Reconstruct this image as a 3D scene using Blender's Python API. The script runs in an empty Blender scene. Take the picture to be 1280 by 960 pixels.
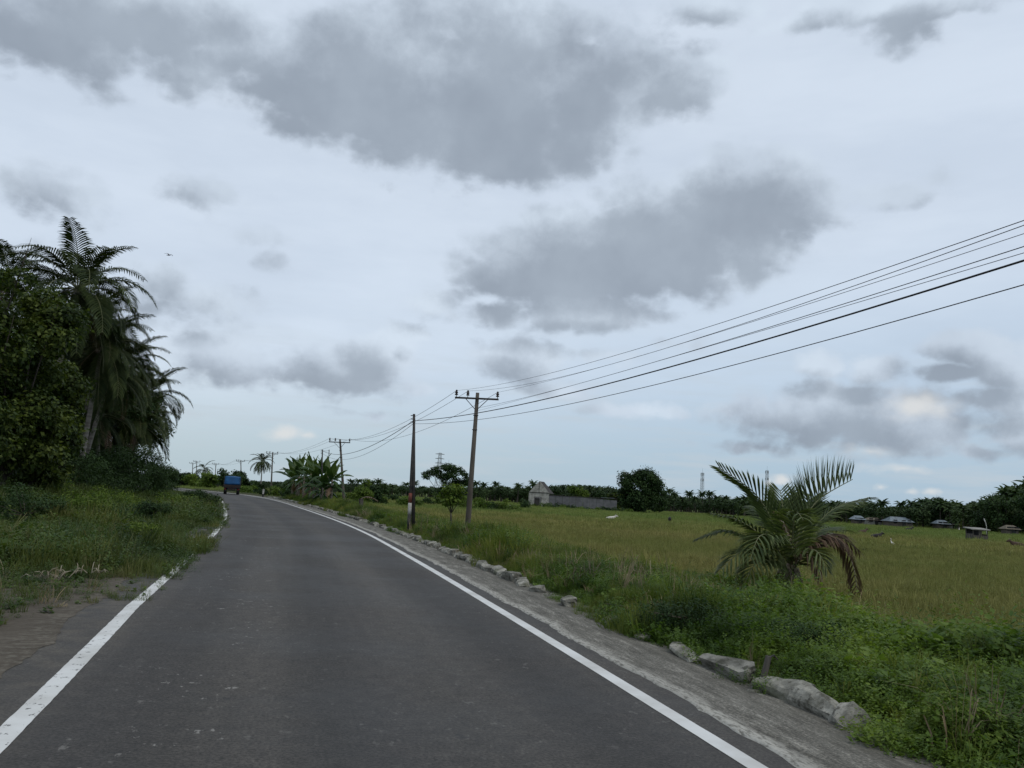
import bpy, math, random
import numpy as np
from mathutils import Vector, Matrix

scene = bpy.context.scene
COL = scene.collection
R = random.Random(7)
NR = np.random.default_rng(11)

# ------------------------------------------------------------------ camera
W_, H_, F = 1280., 960., 1080.
CX, CY, CAMH = 640., 480., 1.7
ROLL = math.atan(0.057)
PITCH = math.radians(7.3716)
fwd = np.array([0, math.cos(PITCH), math.sin(PITCH)])
up0 = np.array([0, -math.sin(PITCH), math.cos(PITCH)])
rt0 = np.array([1., 0, 0])
rt = math.cos(ROLL) * rt0 + math.sin(ROLL) * up0
upv = -math.sin(ROLL) * rt0 + math.cos(ROLL) * up0
cam_d = bpy.data.cameras.new('camera')
cam_d.sensor_width = 36.0
cam_d.lens = 36.0 * F / W_
cam_d.clip_end = 9000
cam_d.clip_start = 0.05
cam = bpy.data.objects.new('camera', cam_d)
COL.objects.link(cam)
M = Matrix(((rt[0], upv[0], -fwd[0], 0), (rt[1], upv[1], -fwd[1], 0), (rt[2], upv[2], -fwd[2], CAMH), (0, 0, 0, 1)))
cam.matrix_world = M
scene.camera = cam


def ray(x, y):
    return fwd + (x - CX) / F * rt - (y - CY) / F * upv


def at(x, y, depth):
    v = ray(x, y)
    return v * (depth / v[1]) + np.array([0, 0, CAMH])


def proj(p):
    q = np.array(p, float) - np.array([0, 0, CAMH])
    return CX + F * (q @ rt) / (q @ fwd), CY - F * (q @ upv) / (q @ fwd)


def azel(x, y):
    v = ray(x, y)
    return math.degrees(math.atan2(v[0], v[1])), math.degrees(math.atan2(v[2], math.hypot(v[0], v[1])))


# ------------------------------------------------------------------ light
SUN_EL, SUN_AZ = math.radians(58), math.radians(130)      # azimuth clockwise from +Y
scene.view_settings.view_transform = 'Standard'
scene.view_settings.look = 'None'
scene.view_settings.exposure = 0.0
scene.view_settings.gamma = 1.0
sun_d = bpy.data.lights.new('sun', 'SUN')
sun_d.energy = 1.0
sun_d.angle = math.radians(22)
sun_d.color = (1.0, 0.90, 0.74)
sun = bpy.data.objects.new('sun', sun_d)
COL.objects.link(sun)
sd = Vector((math.sin(SUN_AZ) * math.cos(SUN_EL), math.cos(SUN_AZ) * math.cos(SUN_EL), math.sin(SUN_EL)))
sun.rotation_euler = sd.to_track_quat('Z', 'Y').to_euler()


# ------------------------------------------------------------------ node helpers
class NT:
    def __init__(s, tree):
        s.t = tree
        s.n = tree.nodes
        s.l = tree.links

    def node(s, kind, **kw):
        n = s.n.new(kind)
        for k, v in kw.items():
            setattr(n, k, v)
        return n

    def put(s, sock, v):
        if isinstance(v, bpy.types.NodeSocket):
            s.l.new(v, sock)
        else:
            sock.default_value = v

    def math(s, op, a, b=0.0, c=0.0, clamp=False):
        n = s.node('ShaderNodeMath', operation=op, use_clamp=clamp)
        s.put(n.inputs[0], a); s.put(n.inputs[1], b)
        if len(n.inputs) > 2:
            s.put(n.inputs[2], c)
        return n.outputs[0]

    def vmath(s, op, a, b=(0, 0, 0), out=0, scale=None):
        n = s.node('ShaderNodeVectorMath', operation=op)
        s.put(n.inputs[0], a)
        if op != 'SCALE':
            s.put(n.inputs[1], b)
        else:
            s.put(n.inputs['Scale'], scale)
        return n.outputs[out]

    def noise(s, vec, scale, detail=4, rough=0.55, color=False, dist=0.0):
        n = s.node('ShaderNodeTexNoise')
        if vec is not None:
            s.put(n.inputs['Vector'], vec)
        n.inputs['Scale'].default_value = scale
        n.inputs['Detail'].default_value = detail
        n.inputs['Roughness'].default_value = rough
        n.inputs['Distortion'].default_value = dist
        return n.outputs['Color' if color else 'Fac']

    def mapr(s, v, a, b, c=0.0, d=1.0, smooth=True):
        n = s.node('ShaderNodeMapRange')
        n.interpolation_type = 'SMOOTHSTEP' if smooth else 'LINEAR'
        s.put(n.inputs[0], v)
        n.inputs[1].default_value = a; n.inputs[2].default_value = b
        n.inputs[3].default_value = c; n.inputs[4].default_value = d
        return n.outputs[0]

    def mix(s, f, a, b, mode='MIX'):
        n = s.node('ShaderNodeMix', data_type='RGBA', blend_type=mode)
        s.put(n.inputs[0], f)
        for sk, v in ((n.inputs[6], a), (n.inputs[7], b)):
            if isinstance(v, tuple) and len(v) == 3:
                v = (*v, 1)
            s.put(sk, v)
        return n.outputs[2]

    def ramp(s, f, stops):
        n = s.node('ShaderNodeValToRGB')
        s.put(n.inputs[0], f)
        e = n.color_ramp.elements
        while len(e) < len(stops):
            e.new(0.5)
        for el, (p, c) in zip(e, stops):
            el.position = p
            el.color = (*c, 1)
        return n.outputs[0]


# ------------------------------------------------------------------ sky
# clouds as (centre x, centre y, half width, half height, weight) in the photo's own picture units, turned to azimuth / elevation
CLOUDS = [
    (600, 300, 40, 20, .2), (120, 110, 90, 22, .2), (330, 330, 40, 22, .25), (150, 395, 60, 30, .3), (450, 520, 60, 10, .15), (860, 430, 70, 16, .15), (760, 445, 60, 14, .15), (60, 25, 130, 62, 1.0), (180, 15, 150, 48, .95), (110, 60, 80, 32, .6), (250, 75, 110, 38, .55), (290, 10, 70, 40, .5),
    (420, 110, 120, 68, 1.0), (360, 75, 120, 50, .8), (250, 95, 90, 40, .5), (480, 60, 110, 60, .8), (600, 20, 140, 50, .7), (730, 30, 80, 40, .5), (520, 125, 120, 85, 1.0), (640, 120, 120, 95, 1.1), (640, 185, 120, 48, 1.0),
    (740, 110, 90, 65, .95), (790, 70, 60, 40, .7), (850, 100, 66, 42, .9), (640, 40, 120, 60, .7), (720, 160, 70, 50, .8),
    (890, 4, 60, 26, .8), (1150, 2, 120, 26, 1.0), (1130, 35, 60, 34, .55), (1050, 0, 60, 16, .5),
    (760, 320, 170, 50, 1.1), (660, 345, 90, 32, 1.0), (850, 300, 130, 66, 1.1), (940, 240, 95, 55, 1.1), (1000, 255, 62, 44, .9),
    (800, 250, 60, 40, .55), (700, 290, 70, 40, .7), (940, 310, 70, 42, .7),
    (730, 390, 110, 26, .75), (545, 376, 42, 20, .55), (615, 388, 34, 18, .6), (1115, 246, 42, 19, .6), (1165, 225, 30, 18, .35),
    (645, 450, 55, 26, .85), (480, 440, 42, 34, .9), (430, 462, 90, 30, .95), (285, 452, 75, 30, .85), (260, 378, 75, 32, .45),
    (205, 360, 60, 45, .4), (250, 240, 60, 26, .5), (60, 240, 85, 38, .6), (310, 300, 60, 22, .3), (522, 486, 24, 12, .5),
    (515, 418, 16, 12, .5), (700, 485, 60, 14, .4), (800, 515, 90, 14, .45),
    (1060, 520, 170, 42, .75), (990, 520, 90, 32, .7), (1150, 535, 75, 38, .7), (1205, 432, 62, 22, .9), (1255, 460, 50, 30, .9),
    (1092, 462, 40, 20, .8), (1020, 455, 52, 18, .65), (1190, 464, 48, 12, .7), (1255, 498, 60, 26, .8), (1280, 540, 70, 26, .8),
    (1220, 565, 60, 14, .5), (1000, 30, 60, 16, .3), (60, 330, 60, 30, .35), (930, 560, 60, 10, .3),
]
WHITES = [(362, 545, 34, 13, 1.0), (385, 548, 18, 9, .8), (1145, 510, 60, 26, .9), (975, 602, 16, 8, 1.0), (960, 606, 10, 6, .8),
          (1100, 608, 14, 7, .8), (1140, 614, 14, 6, .7), (1165, 614, 12, 6, .7), (1130, 588, 60, 8, .6), (1085, 565, 60, 10, .5)]


def blob_group(name, blobs):
    g = bpy.data.node_groups.new(name, 'ShaderNodeTree')
    g.interface.new_socket('P', in_out='INPUT', socket_type='NodeSocketVector')
    g.interface.new_socket('D', in_out='OUTPUT', socket_type='NodeSocketFloat')
    t = NT(g)
    gi = t.node('NodeGroupInput'); go = t.node('NodeGroupOutput')
    acc = None
    for cx, cy, rx, ry, w in blobs:
        rx, ry, w = rx * 1.16, ry * 1.22, w * .8 + .34
        a, e = azel(cx, cy)
        a1 = azel(cx + rx, cy)[0]; a0 = azel(cx - rx, cy)[0]
        e1 = azel(cx, cy - ry)[1]; e0 = azel(cx, cy + ry)[1]
        v = t.vmath('SUBTRACT', gi.outputs[0], (a, e, 0))
        v = t.vmath('MULTIPLY', v, (2 / (a1 - a0), 2 / (e1 - e0), 0))
        ln = t.vmath('LENGTH', v, out=1)
        d = t.math('MULTIPLY_ADD', ln, -w * .75, w)
        acc = d if acc is None else t.math('SMOOTH_MAX', acc, d, 0.22)
    t.l.new(acc, go.inputs[0])
    return g


world = bpy.data.worlds.new('World')
scene.world = world
world.use_nodes = True
wt = NT(world.node_tree)
wt.n.clear()
w_out = wt.node('ShaderNodeOutputWorld')
bg = wt.node('ShaderNodeBackground')
bg.inputs['Strength'].default_value = 0.1
wt.l.new(bg.outputs[0], w_out.inputs[0])
tc = wt.node('ShaderNodeTexCoord')
dirv = tc.outputs['Generated']
sep = wt.node('ShaderNodeSeparateXYZ')
wt.l.new(dirv, sep.inputs[0])
hx = wt.math('ARCTAN2', sep.outputs[0], sep.outputs[1])
az = wt.math('MULTIPLY', hx, 57.29578)
el = wt.math('MULTIPLY', wt.math('ARCSINE', sep.outputs[2]), 57.29578)
comb = wt.node('ShaderNodeCombineXYZ')
wt.l.new(az, comb.inputs[0]); wt.l.new(el, comb.inputs[1])
P0 = comb.outputs[0]


def warp(p, scale, amp, detail=3):
    c = wt.noise(wt.vmath('MULTIPLY', dirv, (1, 1, 1.5)), scale, detail, .55, color=True)
    c = wt.vmath('SUBTRACT', c, (.5, .5, .5))
    c = wt.vmath('MULTIPLY', c, (amp, amp * .6, 0))
    return wt.vmath('ADD', p, c)


P1 = warp(P0, 6.0, 1.7, 2)
P1 = warp(P1, 16.0, 1.3, 3)
P1 = warp(P1, 48.0, .8, 4)
gc = blob_group('cloud_field', CLOUDS)
gw = blob_group('bright_cloud_field', WHITES)


def grp(g, p):
    n = wt.node('ShaderNodeGroup', node_tree=g)
    wt.l.new(p, n.inputs[0])
    return n.outputs[0]


fb = wt.noise(wt.vmath('MULTIPLY', dirv, (1, 1, 1.6)), 20, 8, .62)
puff = wt.node('ShaderNodeTexVoronoi', feature='F1')       # rounded cauliflower lumps along the edges
puff.inputs['Scale'].default_value = 26; puff.inputs['Detail'].default_value = 1
puff.inputs['Roughness'].default_value = .55
pv = wt.vmath('ADD', wt.vmath('MULTIPLY', dirv, (1, 1, 1.3)), wt.vmath('SCALE', wt.noise(dirv, 30, 3, .6, color=True), scale=.02))
wt.l.new(pv, puff.inputs['Vector'])
lump = wt.math('SUBTRACT', .42, puff.outputs['Distance'])
fbs = wt.math('ADD', wt.math('MULTIPLY', wt.math('SUBTRACT', fb, .5), .62), wt.math('MULTIPLY', lump, .30))
# the rest of the dome: the same broken cloud cover from noise
gen = wt.noise(wt.vmath('MULTIPLY', dirv, (1, 1, 2.2)), 3.2, 6, .55)
gen = wt.mapr(gen, .46, .70, -0.3, 1.0, smooth=False)
mo = wt.math('MAXIMUM', wt.mapr(wt.math('ABSOLUTE', az), 33, 42), wt.mapr(el, 33, 42))
gen = wt.math('SUBTRACT', wt.math('MULTIPLY', gen, mo), wt.math('SUBTRACT', 1.0, mo))


def density(p, extra):
    d = wt.math('MAXIMUM', grp(gc, p), gen)
    return wt.math('ADD', d, extra)


d0 = density(P1, fbs)
d_up = density(wt.vmath('ADD', P1, (0.8, 1.45, 0)), wt.math('MULTIPLY', fbs, .35))
alpha = wt.mapr(d0, 0.08, 0.46)
dark = wt.mapr(wt.math('ADD', d_up, wt.math('MULTIPLY', wt.math('SUBTRACT', wt.noise(dirv, 14, 6, .62), .5), 1.1)), -0.02, 0.80)
sky = wt.node('ShaderNodeTexSky', sky_type='NISHITA')
sky.sun_disc = False
sky.sun_elevation = SUN_EL
sky.sun_rotation = SUN_AZ
# high thin veil over the blue
vn = wt.noise(wt.vmath('MULTIPLY', dirv, (1, 1, 4)), 2.2, 5, .6)
veil = wt.mix(wt.mapr(vn, .35, .65), (6.6, 7.5, 8.7), (7.35, 8.25, 9.4))
low = wt.mapr(el, 1.0, 19.0)
blue = wt.math('MULTIPLY', wt.math('SUBTRACT', 1.0, low), wt.mapr(az, -25, 25))
veil = wt.mix(wt.mapr(el, .5, 8.5), (4.8, 6.0, 6.75), veil)
veil = wt.mix(wt.math('MULTIPLY', blue, .6), veil, (3.5, 5.2, 7.1))
base = wt.mix(.86, sky.outputs[0], veil)
streak = wt.mapr(wt.noise(wt.vmath('MULTIPLY', dirv, (1, 1, 9)), 7, 5, .6), .42, .75)
base = wt.mix(wt.math('MULTIPLY', streak, wt.mapr(el, 14, 2, 0, .65)), base, (5.3, 6.0, 6.6))
ccol = wt.mix(dark, (5.2, 6.0, 7.05), (2.75, 3.25, 3.95))
soft = wt.noise(dirv, 9, 4, .5)
ccol = wt.mix(wt.mapr(soft, .3, .7), ccol, wt.mix(1.0, ccol, (1.28, 1.27, 1.24), 'MULTIPLY'))
halo = wt.mapr(d0, -.4, .3, 0, .06)
base = wt.mix(halo, base, (4.3, 5.0, 5.9))
colr = wt.mix(wt.math('MULTIPLY', alpha, .9), base, ccol)
wd = wt.math('ADD', grp(gw, P1), wt.math('MULTIPLY', fbs, 1.1))
wa = wt.mapr(wd, .22, .95, 0, .8)
colr = wt.mix(wa, colr, (7.4, 7.5, 7.5))
# below the horizon: plain ground tone
colr = wt.mix(wt.mapr(el, -2.5, -1.0), (.5, .55, .4), colr)
wt.l.new(colr, bg.inputs['Color'])
world.cycles.sampling_method = 'MANUAL'
world.cycles.sample_map_resolution = 512


# ------------------------------------------------------------------ object helpers
def tag(o, label=None, cat=None, group=None, kind=None):
    if label: o['label'] = label
    if cat: o['category'] = cat
    if group: o['group'] = group
    if kind: o['kind'] = kind
    return o


def empty(name, loc=(0, 0, 0), rz=0., label=None, cat=None, group=None):
    o = bpy.data.objects.new(name, None)
    o.empty_display_size = .2
    o.location = Vector([float(v) for v in loc]); o.rotation_euler = (0, 0, rz)
    COL.objects.link(o)
    return tag(o, label, cat, group)


def newobj(name, me, parent=None, loc=None, rot=None):
    o = bpy.data.objects.new(name, me)
    COL.objects.link(o)
    if parent is not None:
        o.parent = parent
    if loc is not None:
        o.location = Vector([float(v) for v in loc])
    if rot is not None:
        o.rotation_euler = rot
    return o


def mesh_np(name, V, Fc, mats, mi=None, smooth=True, uv=None):
    """V (n,3) floats; Fc list of equal-length int arrays or one (m,k) array"""
    me = bpy.data.meshes.new(name)
    V = np.asarray(V, dtype=np.float32)
    if isinstance(Fc, np.ndarray):
        Fc = [Fc]
    loops = np.concatenate([f.ravel() for f in Fc]).astype(np.int32)
    tot = np.concatenate([np.full(len(f), f.shape[1]) for f in Fc]).astype(np.int32)
    start = np.concatenate([[0], np.cumsum(tot)[:-1]]).astype(np.int32)
    me.vertices.add(len(V)); me.vertices.foreach_set('co', V.ravel())
    me.loops.add(len(loops)); me.loops.foreach_set('vertex_index', loops)
    me.polygons.add(len(tot)); me.polygons.foreach_set('loop_start', start)
    me.polygons.foreach_set('loop_total', tot)
    me.polygons.foreach_set('use_smooth', np.full(len(tot), smooth))
    if mi is not None:
        me.polygons.foreach_set('material_index', np.asarray(mi, dtype=np.int32))
    if uv is not None:
        l = me.uv_layers.new(name='UVMap')
        l.data.foreach_set('uv', np.asarray(uv, dtype=np.float32)[loops].ravel())
    me.update(calc_edges=True)
    for m in (mats if isinstance(mats, (list, tuple)) else [mats]):
        me.materials.append(m)
    return me


class MB:
    """collects shapes into one mesh"""
    def __init__(s):
        s.v = []; s.f = []; s.m = []; s.n = 0; s.cur = 0

    def add(s, V, Fs):
        V = np.asarray(V, float).reshape(-1, 3)
        for f in Fs:
            s.f.append([i + s.n for i in f]); s.m.append(s.cur)
        s.v.append(V); s.n += len(V)

    def box(s, c, d, rot=None, taper=1.0, jit=0.0, rng=None):
        x, y, z = [q / 2 for q in d]
        V = np.array([(-x, -y, -z), (x, -y, -z), (x, y, -z), (-x, y, -z), (-x * taper, -y * taper, z), (x * taper, -y * taper, z), (x * taper, y * taper, z), (-x * taper, y * taper, z)])
        if jit and rng:
            V = V + np.array([[rng.uniform(-jit, jit) for _ in range(3)] for _ in range(8)])
        if rot is not None:
            V = V @ np.array(rot).T
        s.add(V + np.array(c), [(0, 3, 2, 1), (4, 5, 6, 7), (0, 1, 5, 4), (1, 2, 6, 5), (2, 3, 7, 6), (3, 0, 4, 7)])

    def tube(s, pts, rad, n=8, cap=True):
        pts = [np.array(p, float) for p in pts]
        if not hasattr(rad, '__len__'):
            rad = [rad] * len(pts)
        V = []; ref = None
        for i, p in enumerate(pts):
            t = pts[min(i + 1, len(pts) - 1)] - pts[max(i - 1, 0)]
            t = t / (np.linalg.norm(t) + 1e-9)
            if ref is None:
                ref = np.array([1., 0, 0]) if abs(t[0]) < .8 else np.array([0, 1., 0])
            a = ref - t * (ref @ t); a /= np.linalg.norm(a); b = np.cross(t, a); ref = a
            for k in range(n):
                an = 2 * math.pi * k / n
                V.append(p + rad[i] * (math.cos(an) * a + math.sin(an) * b))
        Fs = []
        for i in range(len(pts) - 1):
            for k in range(n):
                k2 = (k + 1) % n
                Fs.append((i * n + k, i * n + k2, (i + 1) * n + k2, (i + 1) * n + k))
        if cap:
            Fs.append(tuple(range(n))[::-1]); Fs.append(tuple((len(pts) - 1) * n + k for k in range(n)))
        s.add(V, Fs)

    def lathe(s, base, prof, n=10):
        V = []; Fs = []
        for r, z in prof:
            for k in range(n):
                an = 2 * math.pi * k / n
                V.append((base[0] + r * math.cos(an), base[1] + r * math.sin(an), base[2] + z))
        for i in range(len(prof) - 1):
            for k in range(n):
                k2 = (k + 1) % n
                Fs.append((i * n + k, i * n + k2, (i + 1) * n + k2, (i + 1) * n + k))
        Fs.append(tuple(range(n))[::-1]); Fs.append(tuple((len(prof) - 1) * n + k for k in range(n)))
        s.add(V, Fs)

    def mesh(s, name, mats, smooth=False):
        me = bpy.data.meshes.new(name)
        me.from_pydata(np.concatenate(s.v).tolist(), [], s.f)
        ms = mats if isinstance(mats, (list, tuple)) else [mats]
        for m in ms: me.materials.append(m)
        if len(ms) > 1:
            me.polygons.foreach_set('material_index', s.m)
        me.polygons.foreach_set('use_smooth', [smooth] * len(s.f))
        me.update()
        return me

    def build(s, name, mats, parent=None, smooth=False, loc=None, rot=None):
        return newobj(name, s.mesh(name, mats, smooth), parent, loc, rot)


def vnoise(x, y, seed=0):
    """smooth value noise, vectorised"""
    x = np.asarray(x, float); y = np.asarray(y, float)
    xi = np.floor(x).astype(np.int64); yi = np.floor(y).astype(np.int64)
    fx = x - xi; fy = y - yi
    fx = fx * fx * (3 - 2 * fx); fy = fy * fy * (3 - 2 * fy)

    def h(a, b):
        n = (a * 374761393 + b * 668265263 + seed * 974711) & 0xffffffff
        n = ((n ^ (n >> 13)) * 1274126177) & 0xffffffff
        return ((n ^ (n >> 16)) & 0xffff) / 65535.0
    return (h(xi, yi) * (1 - fx) + h(xi + 1, yi) * fx) * (1 - fy) + (h(xi, yi + 1) * (1 - fx) + h(xi + 1, yi + 1) * fx) * fy


def fbm(x, y, seed=0, o=3):
    return sum(vnoise(x * 2 ** k, y * 2 ** k, seed + k) / 2 ** k for k in range(o)) / (2 - 2 ** (1 - o))


# ------------------------------------------------------------------ materials
def pmat(name, col, rough=.7, metal=0., bump=None, spec=.3):
    m = bpy.data.materials.new(name); m.use_nodes = True
    t = NT(m.node_tree); b = t.n['Principled BSDF']
    b.inputs['Roughness'].default_value = rough; b.inputs['Metallic'].default_value = metal
    b.inputs['Specular IOR Level'].default_value = spec
    b.inputs['Base Color'].default_value = (*col, 1)
    return m, t, b


def weathered(name, c1, c2, scale=3., rough=.75, bump=.2, bscale=20, metal=0., coord='Object', stretch=(1, 1, 1)):
    m, t, b = pmat(name, c1, rough, metal)
    tcn = t.node('ShaderNodeTexCoord')
    v = t.vmath('MULTIPLY', tcn.outputs[coord], stretch)
    f = t.noise(v, scale, 5, .6)
    t.l.new(t.mix(t.mapr(f, .35, .65), c1, c2), b.inputs['Base Color'])
    bn = t.node('ShaderNodeBump'); bn.inputs['Strength'].default_value = bump; bn.inputs['Distance'].default_value = .02
    t.l.new(t.noise(v, bscale, 4, .6), bn.inputs['Height']); t.l.new(bn.outputs[0], b.inputs['Normal'])
    return m


def leafmat(name, cols, transl=.25, rough=.55, inst=False, nscale=.35, spec=.12, world_pos=True):
    """foliage: colour differs leaf by leaf and in soft patches"""
    m, t, b = pmat(name, cols[0], rough, spec=spec)
    if inst:
        rnd = t.node('ShaderNodeObjectInfo').outputs['Random']
        g2 = t.node('ShaderNodeNewGeometry')
        rnd = t.math('ADD', t.math('MULTIPLY', rnd, .6), t.math('MULTIPLY', g2.outputs['Random Per Island'], .4))
    else:
        rnd = t.node('ShaderNodeNewGeometry').outputs['Random Per Island']
    geo = t.node('ShaderNodeNewGeometry')
    n = t.noise(geo.outputs['Position'], nscale, 3, .6)
    f = t.math('ADD', t.math('MULTIPLY', rnd, .55), t.math('MULTIPLY', t.mapr(n, .3, .7), .45))
    k = len(cols)
    c = t.ramp(f, [((i + .5) / k if k > 1 else .5, cc) for i, cc in enumerate(cols)])
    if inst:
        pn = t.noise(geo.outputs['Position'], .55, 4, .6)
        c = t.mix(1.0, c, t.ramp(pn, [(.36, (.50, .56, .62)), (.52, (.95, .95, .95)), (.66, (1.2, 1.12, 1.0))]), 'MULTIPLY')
    t.l.new(c, b.inputs['Base Color'])
    tr = t.node('ShaderNodeBsdfTranslucent')
    t.l.new(t.mix(1.0, c, (1.25, 1.3, .6), 'MULTIPLY'), tr.inputs['Color'])
    mx = t.node('ShaderNodeMixShader'); mx.inputs[0].default_value = transl
    t.l.new(b.outputs[0], mx.inputs[1]); t.l.new(tr.outputs[0], mx.inputs[2])
    t.l.new(mx.outputs[0], t.n['Material Output'].inputs[0])
    return m


M_PALM = leafmat('palm_leaflet', [(.02, .034, .012), (.036, .054, .017), (.07, .092, .03)], .2, .6)
M_YPALM = leafmat('young_palm_leaflet', [(.055, .085, .028), (.105, .145, .05), (.18, .215, .09)], .35, .5, spec=.25)
M_DRY = leafmat('dry_leaflet', [(.10, .065, .045), (.17, .12, .08), (.085, .048, .036)], .15, .7)
M_BROAD = leafmat('broad_leaf', [(.018, .034, .010), (.040, .064, .015), (.10, .13, .028)], .3, .5, nscale=.5)
M_DARKLEAF = leafmat('dark_shrub_leaf', [(.016, .032, .012), (.028, .055, .018), (.045, .08, .025)], .2, .6)
M_MIDLEAF = leafmat('scrub_leaf', [(.045, .08, .015), (.08, .13, .022), (.13, .18, .032)], .3, .6, nscale=.15)
M_BANANA = leafmat('banana_leaf', [(.02, .045, .014), (.035, .07, .02), (.085, .125, .035)], .25, .4)
M_FAR = leafmat('far_leaf', [(.024, .045, .018), (.036, .062, .023), (.055, .085, .032)], .15, .7, nscale=.05)
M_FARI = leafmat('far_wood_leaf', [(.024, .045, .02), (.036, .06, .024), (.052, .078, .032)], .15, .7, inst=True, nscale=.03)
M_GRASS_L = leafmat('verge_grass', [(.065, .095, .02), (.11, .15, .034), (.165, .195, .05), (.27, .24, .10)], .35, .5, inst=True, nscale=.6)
M_GRASS_S = leafmat('shade_toned_grass', [(.045, .065, .018), (.075, .10, .028), (.11, .13, .045), (.17, .155, .08)], .3, .5, inst=True, nscale=.5)  # left verge copy of the grass, shade mixed into its colours
M_WEED_S = leafmat('shade_toned_weed', [(.04, .07, .018), (.065, .105, .026), (.11, .155, .042)], .3, .5, inst=True, nscale=.5)  # left verge copy of the weeds, darkened and dulled as painted shade
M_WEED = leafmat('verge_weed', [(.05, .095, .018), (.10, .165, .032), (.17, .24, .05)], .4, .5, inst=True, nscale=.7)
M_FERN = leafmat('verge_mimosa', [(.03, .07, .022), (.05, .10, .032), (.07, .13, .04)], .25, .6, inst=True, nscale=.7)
M_BARK = weathered('bark', (.07, .055, .04), (.13, .11, .09), 4, .9, .5, 25)
M_PTRUNK = weathered('palm_trunk_bark', (.16, .14, .12), (.26, .24, .21), 3, .9, .6, 12, stretch=(.3, .3, 3))
M_DTRUNK = weathered('dark_trunk', (.035, .03, .025), (.07, .06, .05), 3, .9, .5, 20)
M_FIBRE = weathered('palm_fibre', (.16, .13, .10), (.28, .25, .21), 12, .95, .5, 30)
M_RACHIS = weathered('frond_midrib', (.10, .12, .05), (.17, .17, .09), 2, .6, .1)
M_CONC = weathered('pole_concrete', (.065, .055, .045), (.11, .098, .082), 2.5, .85, .3, 30, stretch=(1, 1, .25))
M_IRON = weathered('pole_steel', (.02, .02, .02), (.045, .04, .036), 4, .6, .2, 30)
M_CERAM = pmat('insulator_brown', (.03, .018, .014), .25)[0]
M_WIRE = pmat('wire_black', (.02, .02, .022), .5)[0]
M_RED = weathered('band_red', (.16, .045, .03), (.10, .035, .025), 6, .7)
M_WHITEP = weathered('band_white', (.50, .50, .48), (.30, .29, .27), 6, .7)
M_BLACKP = weathered('band_black', (.015, .015, .015), (.03, .03, .03), 6, .6)
M_STEEL = weathered('tower_steel', (.20, .22, .24), (.28, .30, .32), 1, .5)
M_TAR = weathered('truck_tarp', (.012, .065, .17), (.016, .095, .24), 1.6, .5, .5, 5)
M_TBODY = weathered('truck_body_paint', (.018, .013, .013), (.035, .02, .018), 5, .5)
M_RUBBER = pmat('tyre_rubber', (.012, .012, .012), .85)[0]
M_LAMP = pmat('tail_lamp_red', (.14, .012, .012), .3)[0]
M_GLASS = pmat('dark_glass', (.01, .012, .014), .1)[0]
M_CHROME = pmat('rim_steel', (.3, .3, .3), .4, .7)[0]
M_STAKE = weathered('weathered_wood', (.045, .04, .035), (.11, .10, .085), 6, .9, .4, 40, stretch=(1, 1, .2))
M_DRYSTEM = weathered('dead_stalk', (.20, .17, .12), (.32, .29, .22), 8, .9)


def field_color(t, pos):
    """olive grassland: green with brown-tan drifts, by place on the ground"""
    s2 = t.vmath('MULTIPLY', pos, (.6, 1.0, 0))
    n1 = t.noise(s2, .045, 4, .6)
    n2 = t.noise(pos, .6, 4, .65)
    f = t.math('ADD', t.math('MULTIPLY', n1, .7), t.math('MULTIPLY', n2, .3))
    sp = t.node('ShaderNodeSeparateXYZ'); t.l.new(pos, sp.inputs[0])
    far = t.mapr(sp.outputs[1], 85, 135)
    c_near = t.ramp(f, [(.34, (.095, .125, .03)), (.46, (.145, .155, .042)), (.60, (.19, .175, .058)), (.72, (.25, .20, .08))])
    c_far = t.ramp(f, [(.36, (.085, .13, .03)), (.5, (.12, .16, .038)), (.64, (.16, .17, .05))])
    return t.mix(far, c_near, c_far)


def field_grass_mat(name, seedhead=False):
    m, t, b = pmat(name, (.1, .1, .04), .65, spec=.2)
    geo = t.node('ShaderNodeNewGeometry')
    c = field_color(t, geo.outputs['Position'])
    rnd = t.node('ShaderNodeObjectInfo').outputs['Random']
    isl = geo.outputs['Random Per Island']
    k = t.math('MULTIPLY_ADD', t.math('ADD', rnd, isl), .52, .78)
    cc = t.vmath('SCALE', c, scale=k)
    cc = t.mix(t.mapr(isl, .82, .95, 0, .45), cc, (.20, .16, .08))
    t.l.new(cc, b.inputs['Base Color'])
    tr = t.node('ShaderNodeBsdfTranslucent'); t.l.new(cc, tr.inputs['Color'])
    mx = t.node('ShaderNodeMixShader'); mx.inputs[0].default_value = .25
    t.l.new(b.outputs[0], mx.inputs[1]); t.l.new(tr.outputs[0], mx.inputs[2])
    t.l.new(mx.outputs[0], t.n['Material Output'].inputs[0])
    return m


M_FIELDG = field_grass_mat('field_grass_blade')

# ------------------------------------------------------------------ road line and terrain
RL = np.array([(9.6, -25), (7.4, -16), (5.2, -8), (3.2, 0), (1.77, 6.05), (1.26, 8.2), (.19, 12.5), (-1.04, 17.4), (-2.8, 24.2), (-5.7, 34.9),
               (-10.8, 51.1), (-20.5, 79.5), (-27.7, 97.2), (-37.5, 115), (-51, 132), (-70, 148), (-96, 162), (-132, 173), (-190, 184), (-300, 196)], float)


def densify(P, step=1.0):
    out = []
    n = len(P)
    for i in range(n - 1):
        p0 = P[max(i - 1, 0)]; p1 = P[i]; p2 = P[i + 1]; p3 = P[min(i + 2, n - 1)]
        k = max(2, int(np.linalg.norm(p2 - p1) / step))
        for j in range(k):
            t = j / k
            out.append(.5 * ((2 * p1) + (-p0 + p2) * t + (2 * p0 - 5 * p1 + 4 * p2 - p3) * t * t + (-p0 + 3 * p1 - 3 * p2 + p3) * t ** 3))
    out.append(P[-1])
    return np.array(out)


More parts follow.
